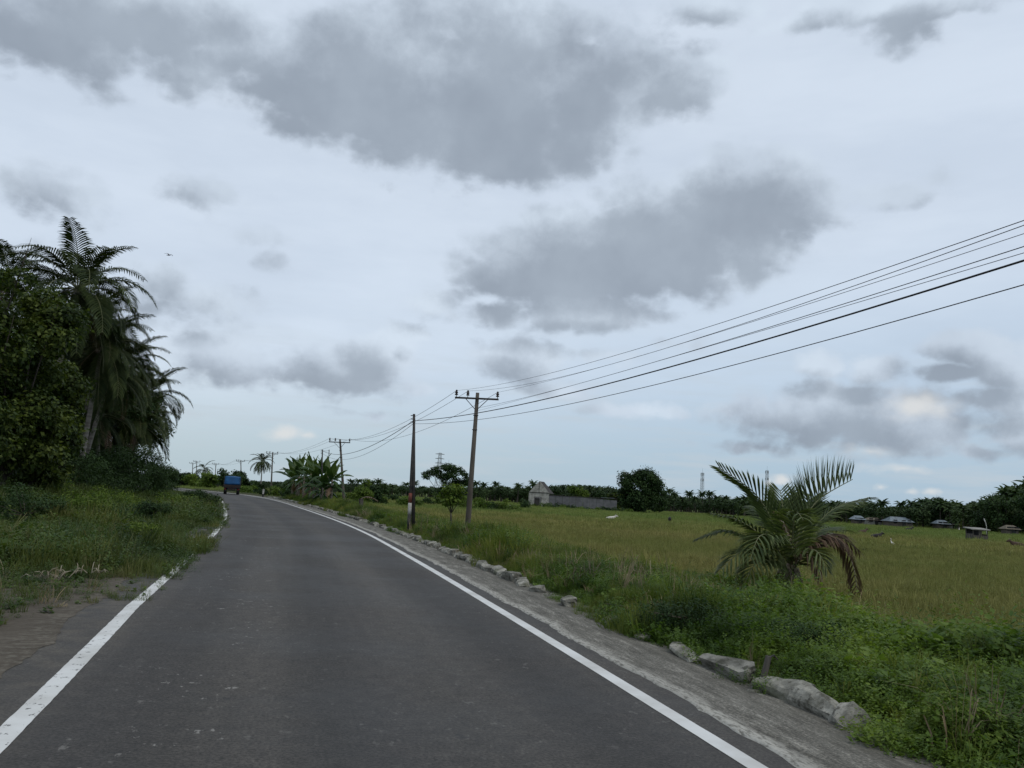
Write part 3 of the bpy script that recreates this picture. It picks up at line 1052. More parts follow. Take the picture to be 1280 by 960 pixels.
def verge(side):
    G = []; Wd = []; Fn = []
    if side > 0:
        x, y, s, t = sample_band(60000, 1.2, 9.5, T0 - 2, T0 + 95, 1.8)
    else:
        x, y, s, t = sample_band(75000, -42, -4.9, T0 - 1, T0 + 95, 1.6)
    x = x + NR.normal(0, .05, len(x)); y = y + NR.normal(0, .05, len(y))
    z = terrain(x, y)
    P = np.stack([x, y, z], 1)
    k = in_view(P)
    if side < 0:
        edge = lw(t) - 4.93 - .40 * vnoise(t * .30, t * 0 + .5, 21) + .12 * vnoise(t * 1.8, t * 0, 22)
        # bare packed dirt in the near corner
        bare = (t < 36.3 + 1.2 * vnoise(s * 1.2, t * .9, 33)) & (s > -14)
        edge = np.where(t < 39.5, lw(t) - 5.7 - .3 * (39.5 - t), edge)
        k &= (s < edge) & ~bare
    else:
        u_ = t - T0
        lo = 1.66 - .45 * sstep(.45, .75, vnoise(t * .45, t * 0, 12))
        lo = np.where(u_ < 12.6, 1.40 - .22 * vnoise(t * 1.2, t * 0, 12), lo)
        lo = np.where(((u_ > 4.15) & (u_ < 5.3)) | ((u_ > 5.85) & (u_ < 6.45)), 1.6, lo)
        lo = np.where(u_ < 4.15, 1.28 + .12 * vnoise(t * 2, t * 0, 14), lo)
        k &= s > lo
    P = P[k]; s = s[k]; t = t[k]
    n1 = fbm(P[:, 0] * .45, P[:, 1] * .45, 41); n2 = fbm(P[:, 0] * .3 + 9, P[:, 1] * .3, 51); n3 = fbm(P[:, 0] * .9, P[:, 1] * .9, 61)
    dist = np.hypot(P[:, 0], P[:, 1])
    tall = .65 + 1.15 * sstep(.4, .75, n2) * ((1 - .75 * sstep(T0 + 15, T0 + 24, t)) if side > 0 else 1)
    near_edge = sstep(0, 1.2, (s - 1.4) if side > 0 else (-5.2 - s))
    sc = tall * (.55 + .45 * near_edge) * (1 + .35 * sstep(12, 40, dist)) * (.8 + .4 * NR.random(len(P)))
    if side < 0:
        sc *= (.62 + .55 * sstep(10, 26, -s)) * (1 - .45 * sstep(55, 75, P[:, 1]))
    else:
        sc *= 1 - .5 * ((np.abs(P[:, 0] - 6.0) < 1.3) & (P[:, 1] > 15.5) & (P[:, 1] < 19.5))
        sc *= .62 + .3 * sstep(.45, .7, fbm(P[:, 0] * .6, P[:, 1] * .6, 91))
    pick = NR.random(len(P))
    if side > 0:
        wp = .12 + .8 * sstep(.45, .62, n1)                    # share of leafy weeds
        wp = np.where((t < T0 + 7.5) & (s < 5.5), .93, wp)
        fp = .16 * sstep(.5, .65, n3) + .05
    else:
        wp = .35 + .55 * sstep(.42, .62, n1); fp = .15 * sstep(.5, .65, n3)
    isw = pick < wp; isf = (~isw) & (NR.random(len(P)) < fp * 2); isg = ~(isw | isf)
    return P, sc, isg, isw, isf


for side, word in ((1, 'right'), (-1, 'left')):
    P, sc, isg, isw, isf = verge(side)
    wh = {1: 'between the stone kerb and the open field', -1: 'under the dark palm grove left of the road'}[side]
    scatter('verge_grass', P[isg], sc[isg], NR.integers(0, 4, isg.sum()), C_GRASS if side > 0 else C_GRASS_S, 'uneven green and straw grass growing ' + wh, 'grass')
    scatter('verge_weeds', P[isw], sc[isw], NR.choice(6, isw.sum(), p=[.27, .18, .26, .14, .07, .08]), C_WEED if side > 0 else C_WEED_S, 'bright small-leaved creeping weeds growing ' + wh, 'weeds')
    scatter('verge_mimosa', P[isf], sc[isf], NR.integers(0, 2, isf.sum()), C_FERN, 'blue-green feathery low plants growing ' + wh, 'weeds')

for side, nb_ in ((1, 900), (-1, 5200)):
    x, y, s, t = sample_band(nb_, 2.0 if side > 0 else -40, 6.5 if side > 0 else -6.6, T0 + 5, T0 + 92, 1.3)
    m_ = fbm(x * .38, y * .38, 71 + side)
    if side > 0: m_ = m_ - .12 * sstep(T0 + 16, T0 + 24, t)
    k = in_view(np.stack([x, y, 0 * x], 1)) & (m_ > (.52 if side > 0 else .5 - .10 * sstep(8, 25, -s)))
    if side < 0: k &= (t > 39.5 + T0 - 28.5)
    else: k &= ~((np.abs(x - 5.9) < 1.6) & (y > 15) & (y < 20.5))
    x, y, s, m_ = x[k], y[k], s[k], m_[k]
    sc = (.45 + 1.6 * (m_ - .5)) * NR.uniform(.7, 1.15, len(x)) * (1 if side < 0 else .8) * ((.6 + .5 * sstep(7, 20, -s)) if side < 0 else 1.0)
    sc *= 1 - .4 * sstep(55, 75, y) * (side < 0)
    scatter('verge_brush', np.stack([x, y, terrain(x, y)], 1), sc, NR.integers(0, 4, len(x)), C_BRUSH_S if side < 0 else C_BRUSH,
            'taller tangled leafy brush ' + ('in patches below the palm grove left of the road' if side < 0 else 'in patches behind the stone kerb on the right'), 'brush')

M_STRAW = leafmat('straw_stalk', [(.20, .15, .09), (.30, .25, .16), (.14, .10, .07)], .15, .8, inst=True)
C_STRAW = proto_collection('proto_straw', [tuft_mesh('straw', 14, .7, .14, .012, M_STRAW, .5), tuft_mesh('straw', 20, .45, .2, .014, M_STRAW, 1.2), tuft_mesh('straw', 30, .16, .3, .02, M_STRAW, 2.0)])
for side, nb_ in ((1, 1500), (-1, 1500)):
    x, y, s, t = sample_band(nb_, 1.6 if side > 0 else -30, 8.5 if side > 0 else -5.6, T0 + (1 if side > 0 else 9), T0 + 60, 1.6)
    k = in_view(np.stack([x, y, 0 * x], 1)) & (fbm(x * .5, y * .5, 131) > .52)
    x, y = x[k], y[k]
    scatter('straw_stalks', np.stack([x, y, terrain(x, y) + .05], 1), NR.uniform(.6, 1.1, len(x)) * (.95 if side > 0 else .5), NR.integers(0, 3, len(x)), C_STRAW,
            'dead straw stalks and litter among the green ' + ('plants left of the road' if side < 0 else 'plants right of the road'), 'dry grass')

# field grass: near part fine, far part coarse
n = 60000
dd = 8 + 62 * NR.random(n) ** .75
u = NR.random(n) * 1.45 - .75
x = dd * u; y = dd
s, t = sdist(x, y)
z = terrain(x, y); P = np.stack([x, y, z], 1)
k = (s > 6.2 + 2.5 * NR.random(n)) & in_view(P)
P = P[k]
hf = .65 + .75 * fbm(P[:, 0] * .12, P[:, 1] * .3, 5)
scatter('field_grass', P, hf * (.8 + .5 * NR.random(len(P))), NR.integers(0, 3, len(P)), C_FIELD, 'olive and straw coloured grass of the open field in front', 'grass')
n = 46000
dd = 60 + 230 * NR.random(n) ** .8
u = NR.random(n) * 1.4 - .68
x = dd * u; y = dd
s, t = sdist(x, y)
z = terrain(x, y); P = np.stack([x, y, z], 1)
k = (s > 8) & in_view(P)
P = P[k]
hf = .55 + .8 * fbm(P[:, 0] * .05, P[:, 1] * .12, 5)
scatter('pasture_grass', P, hf * (.8 + .5 * NR.random(len(P))), NR.integers(0, 2, len(P)), C_FIELDFAR, 'smooth green pasture grass of the field far out', 'grass')

# ------------------------------------------------------------------ stone kerb
def rock_mesh(name, dx, dy, dz, mat, seed, blend=.42):
    rng = random.Random(seed)
    import bmesh
    bm = bmesh.new()
    bmesh.ops.create_cube(bm, size=1)
    bmesh.ops.subdivide_edges(bm, edges=bm.edges[:], cuts=3, use_grid_fill=True)
    offs = [Vector([rng.uniform(-1, 1) for _ in range(3)]) for _ in range(5)]
    for v in bm.verts:
        c = v.co.copy()
        c = c.lerp(c.normalized() * .56, blend)
        for o_ in offs:                                   # flat chips knocked off at random angles
            n_ = o_.normalized(); d_ = c.dot(n_) - .40
            if d_ > 0: c -= n_ * d_ * .85
        c += Vector([rng.uniform(-.03, .03) for _ in range(3)])
        v.co = Vector((c.x * dx, c.y * dy, c.z * dz)) * 1.08
    me = bpy.data.meshes.new(name); bm.to_mesh(me); bm.free()
    me.materials.append(mat)
    return me


def stone_mat():
    m, t, b = pmat('kerb_stone', (.25, .24, .21), .92, spec=.15)
    tcn = t.node('ShaderNodeTexCoord'); oi = t.node('ShaderNodeObjectInfo')
    v = t.vmath('ADD', tcn.outputs['Object'], t.vmath('SCALE', oi.outputs['Location'], scale=1.0))
    n = t.noise(v, 5, 6, .65); n2 = t.noise(v, 14, 5, .7)
    c = t.ramp(n, [(.36, (.08, .078, .062)), (.48, (.19, .185, .16)), (.62, (.34, .33, .29))])
    c = t.mix(t.mapr(n2, .55, .64, 0, .75), c, (.05, .046, .036))
    c = t.mix(t.mapr(t.noise(v, 2.2, 3), .55, .7, 0, .5), c, (.085, .095, .05))
    c = t.mix(1.0, c, t.ramp(oi.outputs['Random'], [(0., (.72, .72, .72)), (1., (1.1, 1.1, 1.08))]), 'MULTIPLY')
    t.l.new(c, b.inputs['Base Color'])
    bn = t.node('ShaderNodeBump'); bn.inputs['Strength'].default_value = .7; bn.inputs['Distance'].default_value = .03
    t.l.new(n2, bn.inputs['Height']); t.l.new(bn.outputs[0], b.inputs['Normal'])
    return m


M_STONE = stone_mat()
kerb = empty('stone_kerb', (LINE[30][0], LINE[30][1], 0), 0, 'low kerb of rough pale stones along the concrete shoulder', 'kerb')
stones = [rock_mesh('stone', .26, lx_, .22, M_STONE, k, blend=.3) for k, lx_ in enumerate((.34, .46, .62, .8, .4, .55, 1.0))]


def on_line(t, s):
    return (np.interp(t, ARC, LINE[:, 0]) + np.interp(t, ARC, NRM[:, 0]) * s, np.interp(t, ARC, LINE[:, 1]) + np.interp(t, ARC, NRM[:, 1]) * s,
            math.atan2(float(np.interp(t, ARC, TAN[:, 1])), float(np.interp(t, ARC, TAN[:, 0]))) - math.pi / 2)


lens_ = (.34, .46, .62, .8, .4, .55, 1.0)
slabs = [rock_mesh('stone', .22, L_, .26, M_STONE, 60 + k, blend=.12) for k, L_ in enumerate((.42, .45, .5, .4))]


rs = random.Random(5)


def arc_of_column(px):
    """where along the kerb the picture column px falls"""
    best = None
    for tt in np.arange(T0 + 2, T0 + 60, .05):
        x, y, _ = on_line(tt, 1.4)
        q = abs(proj((x, y, .1))[0] - px)
        if best is None or q < best[0]: best = (q, tt)
    return best[1]


for q, (me_, pa, pb) in enumerate(((slabs[0], 934, 888), (slabs[1], 1000, 955), (slabs[2], 1042, 996), (slabs[3], 1068, 1038))):
    ta, tb = arc_of_column(pa), arc_of_column(pb)
    x, y, rz = on_line((ta + tb) / 2, 1.44)
    o = newobj('stone', me_, kerb, (x - kerb.location.x, y - kerb.location.y, .03 - .02 * (q == 3)), (0, -.42, rz + rs.uniform(-.05, .05)))
    o.scale = (1.05, (tb - ta) / (.42, .45, .5, .4)[q] * 1.06, .88)
t_a, t_b = arc_of_column(880), arc_of_column(690)
t = t_a
while t < T0 + 100:
    far = t > T0 + 42
    k = rs.choice((2, 3, 5, 6)) if far else rs.choice((0, 1, 2, 4, 5, 3))
    L = lens_[k]
    sparse = t < t_b
    x, y, rz = on_line(t + L / 2, (1.36 if sparse else 1.42) + rs.uniform(-.04, .05))
    o = newobj('stone', stones[k], kerb, (x - kerb.location.x, y - kerb.location.y, .01 + rs.uniform(-.04, .03)),
               (rs.uniform(-.1, .1), rs.uniform(-.3, .0), rz + rs.uniform(-.14, .14)))
    o.scale = (.95, 1.0, rs.uniform(.7, 1.05) * (.7 if sparse else 1))
    t += L * rs.uniform(.82, .98)
    if sparse: t += rs.uniform(.2, 1.6)
    elif rs.random() < .12: t += rs.uniform(.15, .7)

# ------------------------------------------------------------------ power poles
def power_pole(base, top, label, arm_dir, detail=True, h_arm=.35):
    """leaning concrete pole with steel cross-arm and three pin insulators"""
    o = empty('power_pole', base, 0, label, 'utility pole', 'power poles along the right side of the road')
    d = np.array(top, float) - np.array(base, float)
    mb = MB(); mb.tube([(-d[0] * .06, -d[1] * .06, -.5), (0, 0, 0), d * .5, d], [.17, .165, .135, .10], 12)
    mb.build('pole', M_CONC, o, True)
    a_ = np.array([math.cos(arm_dir), math.sin(arm_dir), 0.]); yv = np.array([-a_[1], a_[0], 0])
    c = d * (1 - h_arm / d[2]) - yv * .17
    rot = np.stack([a_, yv, [0, 0, 1.]], 1)
    mb = MB(); mb.box(c, (2.5, .09, .10), rot); mb.build('cross_arm', M_IRON, o)
    mb = MB()
    for sg in (-1, 1):
        mb = MB(); mb.tube([c + a_ * sg * .62 - (0, 0, .05), d * (1 - (h_arm + .62) / d[2]) - yv * .14 + a_ * sg * .06], .022, 5); mb.build('arm_brace', M_IRON, o)
    ends = []
    for q in (-1.18, -.52, 1.18):
        b = c + a_ * q + np.array([0, 0, .05])
        mb = MB()
        mb.lathe(b, [(.02, 0), (.02, .10), (.09, .10), (.10, .14), (.05, .18), (.085, .22), (.09, .26), (.05, .30), (.065, .33), (.05, .39), (.01, .41)], 10)
        mb.build('insulator', M_CERAM, o, True)
        ends.append(np.array(base) + b + np.array([0, 0, .36]))
    if detail:
        for q in (.84, .74):
            mb = MB(); mb.tube([d * q + (.14, -.1, 0), d * q + (-.15, -.1, 0)], .03, 6); mb.build('cable_bracket', M_IRON, o)
    return ends


def pole_at(px_b, px_t, py_t, depth, label, arm, **k):
    b = col_at(px_b, depth); tp = at(px_t, py_t, depth)
    return b, tp, power_pole(b, tp, label, arm, **k)


# positions taken from where they stand: (foot column, head column, head row, depth)
pp = [(587, 597, 491, 49, 'tall grey concrete power pole with braced cross-arm, nearest in the field', -.10),
      (433, 425, 549, 95, 'concrete power pole standing just right of the banana clump', -.25),
      (340, 341, 565, 158, 'power pole just right of the lone distant coconut palm', -.35),
      (303, 301, 575, 218, 'distant power pole rising above the blue truck', -.3),
      (269, 270, 579, 285, 'distant power pole between the blue truck and the left palm grove', -.3),
      (246, 246, 576, 290, 'far power pole left of the truck, right one of a close pair', -.2),
      (241, 241, 578, 305, 'far power pole left of the truck, left one of a close pair', -.2)]
ENDS = []
POLES = []
for pb, pt, py, dp, lab, arm in pp:
    b, tp, e = pole_at(pb, pt, py, dp, lab, arm)
    ENDS.append(e); POLES.append((b, tp))
# the one beside the camera, just out of the picture
b0 = np.array([9.9, 1.5, 0]); b0[2] = zat(b0[0], b0[1])
e0 = power_pole(b0, b0 + np.array([.15, 0, 7.9]), 'concrete power pole standing on the right verge beside the viewer', -.15)


def wire(name, A, B, sag, rad, label, n=28, group='overhead wires along the road'):
    A = np.array(A, float); B = np.array(B, float)
    pts = []
    for i in range(n + 1):
        u = i / n
        p = A * (1 - u) + B * u; p[2] -= 4 * sag * u * (1 - u); pts.append(p - A)
    o = empty if False else None
    mb = MB(); mb.tube(pts, rad, 5)
    ob = mb.build(name, M_WIRE, None, True, loc=A)
    return tag(ob, label, 'wire', group)


def fit_span(A, Bxy, targets):
    """sag and far-end height of a span so that it hangs as in the photo (height at two places along it)"""
    A = np.array(A, float)
    rows = []
    for px, py in targets:
        z = 5.
        for _ in range(30):
            v = ray(px, py)
            # crossing of the span's vertical plane with the view ray
            d = np.array([Bxy[0] - A[0], Bxy[1] - A[1]])
            # A + d*u = v*k
            Mx = np.array([[d[0], -v[0]], [d[1], -v[1]]])
            u, k = np.linalg.solve(Mx, -A[:2])
            z = CAMH + v[2] * k
        rows.append((u, z))
    (u1, z1), (u2, z2) = rows
    # z = A(1-u)+Bz u -4 s u(1-u)
    Mx = np.array([[u1, -4 * u1 * (1 - u1)], [u2, -4 * u2 * (1 - u2)]])
    Bz, s = np.linalg.solve(Mx, [z1 - A[2] * (1 - u1), z2 - A[2] * (1 - u2)])
    return Bz, s


P1b, P1t = POLES[0]
dP = (P1t - P1b)
spans = [(ENDS[0][0], e0[0][:2], (275.5, 384.5), .0065, 'topmost thin overhead wire from the outer left insulator'),
         (ENDS[0][1], e0[1][:2], (281.5, 394.2), .0065, 'second thin overhead wire from the inner insulator'),
         (ENDS[0][2], e0[2][:2], (292, 396.0), .006, 'third thin overhead wire from the right-hand insulator'),
         (P1b + dP * .89 + (0, -.15, 0), b0[:2] + [-.5, 0], (308, 409.5), .0075, 'fourth overhead wire, upper of the pair below the cross-arm'),
         (P1b + dP * .87 + (0, -.15, 0), b0[:2] + [-.3, 0], (316, 411.2), .0055, 'fifth overhead wire, lower of the pair below the cross-arm')]
for A, Bxy, (y1280, y960), rad, lab in spans:
    Bz, sg = fit_span(A, Bxy, [(1280, y1280), (960, y960)])
    wire('wire', A, (Bxy[0], Bxy[1], Bz), sg, rad, lab)

for i in range(len(ENDS) - 1):
    if i == 5: continue
    for j in range(3):
        A = ENDS[i][j]; B = ENDS[i + 1][j]
        wire('wire', A, B, (1.15, 1.1, 1.2)[j] if i == 0 else .9, .011 if i < 2 else .016,
             'thin overhead wire between the %s and %s power poles, %s strand' % (('nearest', 'second', 'third', 'fourth', 'fifth', 'sixth')[i], ('second', 'third', 'fourth', 'fifth', 'sixth', 'seventh')[i], ('left', 'middle', 'right')[j]))

# slim telephone poles with painted foot bands
def phone_pole(base, top, label, legs=True):
    o = empty('telephone_pole', base, 0, label, 'telephone pole', 'slim steel telephone poles by the kerb')
    d = np.array(top, float) - np.array(base, float)
    H = d[2]
    mb = MB(); mb.tube([(.02, 0, -.3), d * .5, d], [.075, .07, .05], 10); mb.build('pole', M_IRON, o, True)
    if legs:
        l0 = np.array([-.17, -.05, -.2]); l1 = d * .93
        mb = MB(); mb.tube([l0, l1 * .55 + l0 * .45, l1], [.065, .06, .04], 10); mb.build('brace_leg', M_IRON, o, True)
        dirl = l1 - l0
        for a_, b_, mt, nm in ((.03, .19, M_BLACKP, 'black_band'), (.19, .29, M_WHITEP, 'white_band'), (.29, .375, M_RED, 'red_band')):
            mb = MB(); mb.tube([l0 + dirl * a_, l0 + dirl * b_], [.078, .076], 12); mb.build(nm, mt, o, True)
    else:
        for a_, b_, mt, nm in ((.0, .11, M_BLACKP, 'black_band'), (.11, .23, M_WHITEP, 'white_band')):
            mb = MB(); mb.tube([d * a_, d * b_], [.09, .088], 12); mb.build(nm, mt, o, True)
    for q in (.93, .955, .985):
        mb = MB(); mb.tube([d * q + (-.13, -.03, 0), d * q + (.06, -.03, 0)], .018, 6); mb.build('cable_clamp', M_IRON, o)
    return o


aB = place(516.5, 664.5); aT = at(517.5, 517.5, aB[1])
phone_pole(aB, aT, 'black steel telephone pole with red, white and black banded brace leg')
b2 = place(401.5, 630); t2_ = at(403, 562, b2[1])
phone_pole(b2, t2_, 'straight black telephone pole with white band among the banana plants', False)
b3 = place(408, 629); t3_ = at(411.5, 562, b3[1])
phone_pole(b3, t3_, 'leaning black telephone pole behind the banana plants', False)

tel = [(aT + (0, -.03, -.28), (325.5, 423.5), .0125, 'thick black telephone cable, heaviest of the overhead lines'),
       (aT + (0, -.03, -.40), (355.8, 445.0), .0065, 'lowest single telephone line hanging under the thick cable')]
for A, (y1, y2), rad, lab in tel:
    Bxy = np.array([7.6, 1.2])
    Bz, sg = fit_span(A, Bxy, [(1280, y1), (960, y2)])
    wire('telephone_cable', A, (Bxy[0], Bxy[1], Bz), sg, rad, lab, group='telephone cables')
wire('telephone_cable', aT + (0, -.03, -.28), t2_ + (0, 0, -.1), .75, .014, 'thick black telephone cable between the two banded telephone poles', group='telephone cables')
wire('telephone_cable', aT + (0, -.03, -.40), t2_ + (0, 0, -.3), .95, .008, 'thin lower telephone line between the two banded telephone poles', group='telephone cables')
wire('telephone_cable', t2_ + (0, 0, -.1), t3_ + (0, 0, -.1), .05, .016, 'short telephone cable joining the two poles in the banana clump', group='telephone cables')

# ------------------------------------------------------------------ left grove
def base_under(c, lean=(0, 0)):
    x, y = c[0] + lean[0], c[1] + lean[1]
    return np.array([x, y, zat(x, y)])


left_palms = [
    (97, 362, 50, (-1.4, .5), 1.14, 34, 'tallest coconut palm of the left grove with upright fronds against the sky'),
    (128, 432, 54, (-1.0, 1), .98, 26, 'coconut palm with arching fronds just below right of the tallest one'),
    (140, 468, 57, (-1.6, .5), .9, 26, 'coconut palm leaning towards the road with its crown in mid grove'),
    (186, 496, 70, (-1.5, 1), .92, 28, 'rightmost coconut palm of the left grove overhanging the road side'),
    (172, 530, 66, (-.8, 1), .85, 24, 'short coconut palm low at the right end of the grove'),
    (95, 470, 60, (-.6, 1), 1., 24, 'coconut palm deep inside the left grove behind the leafy tree'),
    (12, 345, 56, (-.8, 1), .9, 24, 'coconut palm at the left picture edge, one frond above the leafy tree'),
    (55, 420, 62, (.8, 1), 1., 28, 'coconut palm hidden behind the broad leafy tree'),
    (150, 500, 78, (.3, 1), 1., 30, 'coconut palm at the back of the grove in deep shade'),
    (112, 410, 58, (.3, 1), .95, 28, 'coconut palm close behind the tallest one, its fronds mixed with it'),
    (120, 520, 60, (.3, 1), .9, 28, 'low coconut palm under the leaning one, inside the grove'),
    (160, 455, 66, (.3, 1), .9, 28, 'coconut palm behind the leaning one near the right side of the grove'),
    (-60, 380, 52, (.5, 1), 1., 22, 'coconut palm of the grove left of the picture edge'),
]
for k, (px, py, dp, lean, sc, nf, lab) in enumerate(left_palms):
    c = at(px, py, dp)
    coconut_palm(c, base_under(c, lean), lab, sc, nf, seed=k, dry=1 if k % 2 else 2)


def broad_tree(name, base, height, blobs, nleaf, leaf, mat, label, cat='tree', group=None, trunk_r=.16, bark=None, seed=0, ratio=.55, shell=.5, droop=.2, tname='trunk'):
    """tapered trunk with limbs reaching into an uneven crown; blobs are (x,y,z,rx,ry,rz) from the base"""
    rng = np.random.default_rng(seed + 100)
    o = empty(name, base, 0, label, cat, group)
    blobs = np.array(blobs, float)
    mb = MB()
    fork = np.array([0, 0, max(.25, (blobs[:, 2] - blobs[:, 5]).min() * .8 if len(blobs) else 1)])
    fork[2] = min(fork[2], height * .4)
    mb.tube([(0, 0, -.3), fork * .5 + (.03, .02, 0), fork], [trunk_r * 1.25, trunk_r, trunk_r * .85], 8)
    for b in blobs[:10]:
        c = b[:3]
        mid = fork * .5 + c * .5 + rng.normal(0, .1, 3) * height * .1
        mid[2] = max(mid[2], fork[2])
        mb.tube([fork, mid, c, c + (c - mid) * .45], [trunk_r * .6, trunk_r * .38, trunk_r * .2, trunk_r * .06], 5)
    mb.build(tname, bark or M_BARK, o, True)
    v, f = leaf_cloud(nleaf, blobs[:, :3], blobs[:, 3:], leaf, rng, ratio, shell, droop)
    newobj('crown' if cat == 'tree' else 'foliage', mesh_np('crown', v, f, mat, smooth=False), o)
    return o


def rand_blobs(n, R0, zc, zr, r, seed, flat=.7):
    rng = random.Random(seed); out = []
    for k in range(n):
        a_ = rng.random() * 6.283; q = math.sqrt(rng.random()) * R0
        zz = zc + rng.uniform(-1, 1) * zr * math.sqrt(max(0.05, 1 - (q / (R0 + r)) ** 2))
        rr = r * rng.uniform(.6, 1.15)
        out.append((q * math.cos(a_), q * math.sin(a_), zz, rr, rr, rr * flat))
    return out


# tall leafy tree at the left edge, the nearest foliage of the grove
for k, (px, dp, top, R0, lab) in enumerate([
        (6, 40, 318, 2.1, 'broad leafy tree with yellow-green leaves at the left picture edge'),
        (30, 44, 425, 1.8, 'smaller leafy tree growing right against the tall yellow-green one'),
        (-46, 38, 300, 2.8, 'leafy tree of the grove just left of the picture')]):
    b = col_at(px, dp)
    hh = at(px, top, dp)[2] - b[2]
    broad_tree('leafy_tree', b, hh, rand_blobs(34, R0, hh * .53, hh * .42, 1.15, 50 + k), 30000, .19, M_BROAD, lab, 'tree', 'leafy trees at the front of the left grove', .13, M_DTRUNK, seed=k, droop=.5, ratio=.7)

# dark shrubs along the foot of the grove
for k, (px, dp, w_, h_, lab) in enumerate([
        (196, 83, 1.7, 2.6, 'dark shrub nearest the road at the right end of the grove'),
        (176, 72, 2.6, 3.9, 'dark spreading shrub under the rightmost palm'),
        (138, 62, 2.6, 3.6, 'dark feathery shrub filling the middle foot of the grove'),
        (100, 56, 2.6, 3.5, 'dark dense shrub under the tallest palm'),
        (62, 50, 2.2, 2.9, 'dark shrub at the foot of the yellow-green leafy tree'),
        (22, 47, 2.4, 2.7, 'dark shrub low at the left picture edge'),
        (165, 78, 3.2, 8.2, 'tall shadowy shrub behind the palm trunks'),
        (120, 66, 3.4, 9.6, 'tall dark tree filling the inside of the grove'),
        (75, 64, 3.6, 11.5, 'tall dark tree behind the leafy tree'),
        (20, 60, 3.6, 11.5, 'tall dark tree at the back of the left picture edge'),
        (-50, 50, 3.2, 6.0, 'tall dark shrub left of the picture edge')]):
    b = col_at(px, dp)
    broad_tree('dark_shrub' if h_ < 6 else 'dark_tree', b, h_, rand_blobs(18, w_ * .8, h_ * .52, h_ * .42, w_ * .55, 70 + k, .6), 14000 if h_ < 6 else 22000, .17 if h_ < 6 else .24, M_DARKLEAF, lab,
               'shrub' if h_ < 6 else 'tree', 'dark shrubs and trees of the left grove', .09, M_DTRUNK, seed=20 + k, ratio=.4, droop=.3)

# low bushes of the left verge
for k, (px, py, w_, h_, n_, mt, lab) in enumerate([
        (183, 655, .8, 1.0, 5000, M_DARKLEAF, 'rounded dark bush in the grass left of the road'),
        (248, 634, 1.3, 1.0, 6000, M_DARKLEAF, 'low wide bush where the road bends left by the truck'),
        (225, 640, 1.2, .9, 4000, M_MIDLEAF, 'low green bush between the grove and the bending road'),
        (140, 640, 1.3, 1.2, 5000, M_MIDLEAF, 'light green bush in front of the dark grove shrubs'),
        (95, 650, 1.2, 1.1, 5000, M_MIDLEAF, 'tall weedy bush below the grove, left of centre'),
        (30, 655, 1.2, 1.2, 5000, M_DARKLEAF, 'tangled dark bush at the left picture edge'),
        (170, 690, .6, .7, 3000, M_MIDLEAF, 'small light weedy bush nearest the left road edge'),
        (60, 625, 1.6, 1.3, 5000, M_MIDLEAF, 'pale green bush in front of the left edge shrub')]):
    b = place(px, py)
    broad_tree('bush', b, h_, rand_blobs(12, w_ * .75, h_ * .45, h_ * .35, w_ * .4, 90 + k, .7), n_, .08 if b[1] < 40 else .13, mt, lab, 'bush', 'low bushes on the left verge', .03, seed=40 + k, ratio=.45)

# dead stalks in the grass on the left
for k, (px, py, lab) in enumerate([(52, 742, 'dead pale broken stalks in the grass at far left'), (103, 735, 'dead pale broken stalks right of the first heap, in the grass')]):
    b = place(px, py)
    mb = MB(); rr = random.Random(k + 3)
    for j in range(14):
        a_ = rr.random() * 6.28; L = rr.uniform(.06, .22)
        p0 = np.array([rr.uniform(-.3, .3), rr.uniform(-.2, .2), .1]); e_ = rr.uniform(0, .9)
        p1 = p0 + np.array([math.cos(a_) * math.cos(e_), math.sin(a_) * math.cos(e_), math.sin(e_)]) * L
        mb.tube([p0, (p0 + p1) / 2 + (0, 0, .04), p1], [.008, .006, .003], 5)
    tag(mb.build('dead_branches', M_DRYSTEM, None, True, loc=b + (0, 0, .12)), lab, 'branches', 'dead stalks in the left verge')

# ------------------------------------------------------------------ young coconut palm on the right verge
yb = place(986, 757)
YD = yb[1]
yp = empty('young_coconut_palm', yb, 0, 'young coconut palm with stubby trunk and one dead brown hanging frond by the kerb', 'palm tree')
ycr = at(986, 716, YD) - yb


def yf(pts, ll, mat=M_YPALM, nleaf=60, wid=.034, vup=.25, grav=.35, deps=None, lab=None, **kw):
    """young palm frond from picture points with a depth offset for each"""
    P = []
    for (px, py, dd_) in pts:
        P.append(at(px, py, YD + dd_) - yb)
    me = frond_mesh('frond', P, ll * 1.3, mat, int(nleaf * 2.3), wid * 1.15, vup, grav, 3, start=.2, rach=.028, **kw)
    o = newobj('frond', me, yp)
    if lab: o['label'] = lab
    return o


mb = MB()
mb.tube([(0, 0, -.3), ycr * .5, ycr, ycr + (0, 0, .25)], [.15, .13, .14, .08], 12)
mb.build('trunk', M_FIBRE, yp, True)
mb = MB(); rr = random.Random(3)
for k in range(80):
    a_ = rr.random() * 6.283; L = rr.uniform(.2, .5)
    p0 = ycr + np.array([.08 * math.cos(a_), .08 * math.sin(a_), rr.uniform(-.02, .16)])
    p1 = p0 + np.array([.17 * math.cos(a_), .17 * math.sin(a_), -.02]); p2 = p1 + np.array([.12 * math.cos(a_), .12 * math.sin(a_), -L])
    mb.tube([p0, p1, p2], [.016, .014, .004], 4)
mb.build('dry_leaf_bases', M_DRYSTEM, yp, True)
yf([(988, 716, 0), (993, 690, .1), (1003, 655, .2), (1024, 624, .3), (1066, 599, .4)], .95, vup=1.1, grav=-.05, nleaf=70, tw=.5, lab='tall bright frond rising to the right')
yf([(986, 716, 0), (984, 690, .2), (981, 660, .5), (978, 630, .9), (975, 612, 1.4)], .62, vup=.6, grav=.0, nleaf=60)
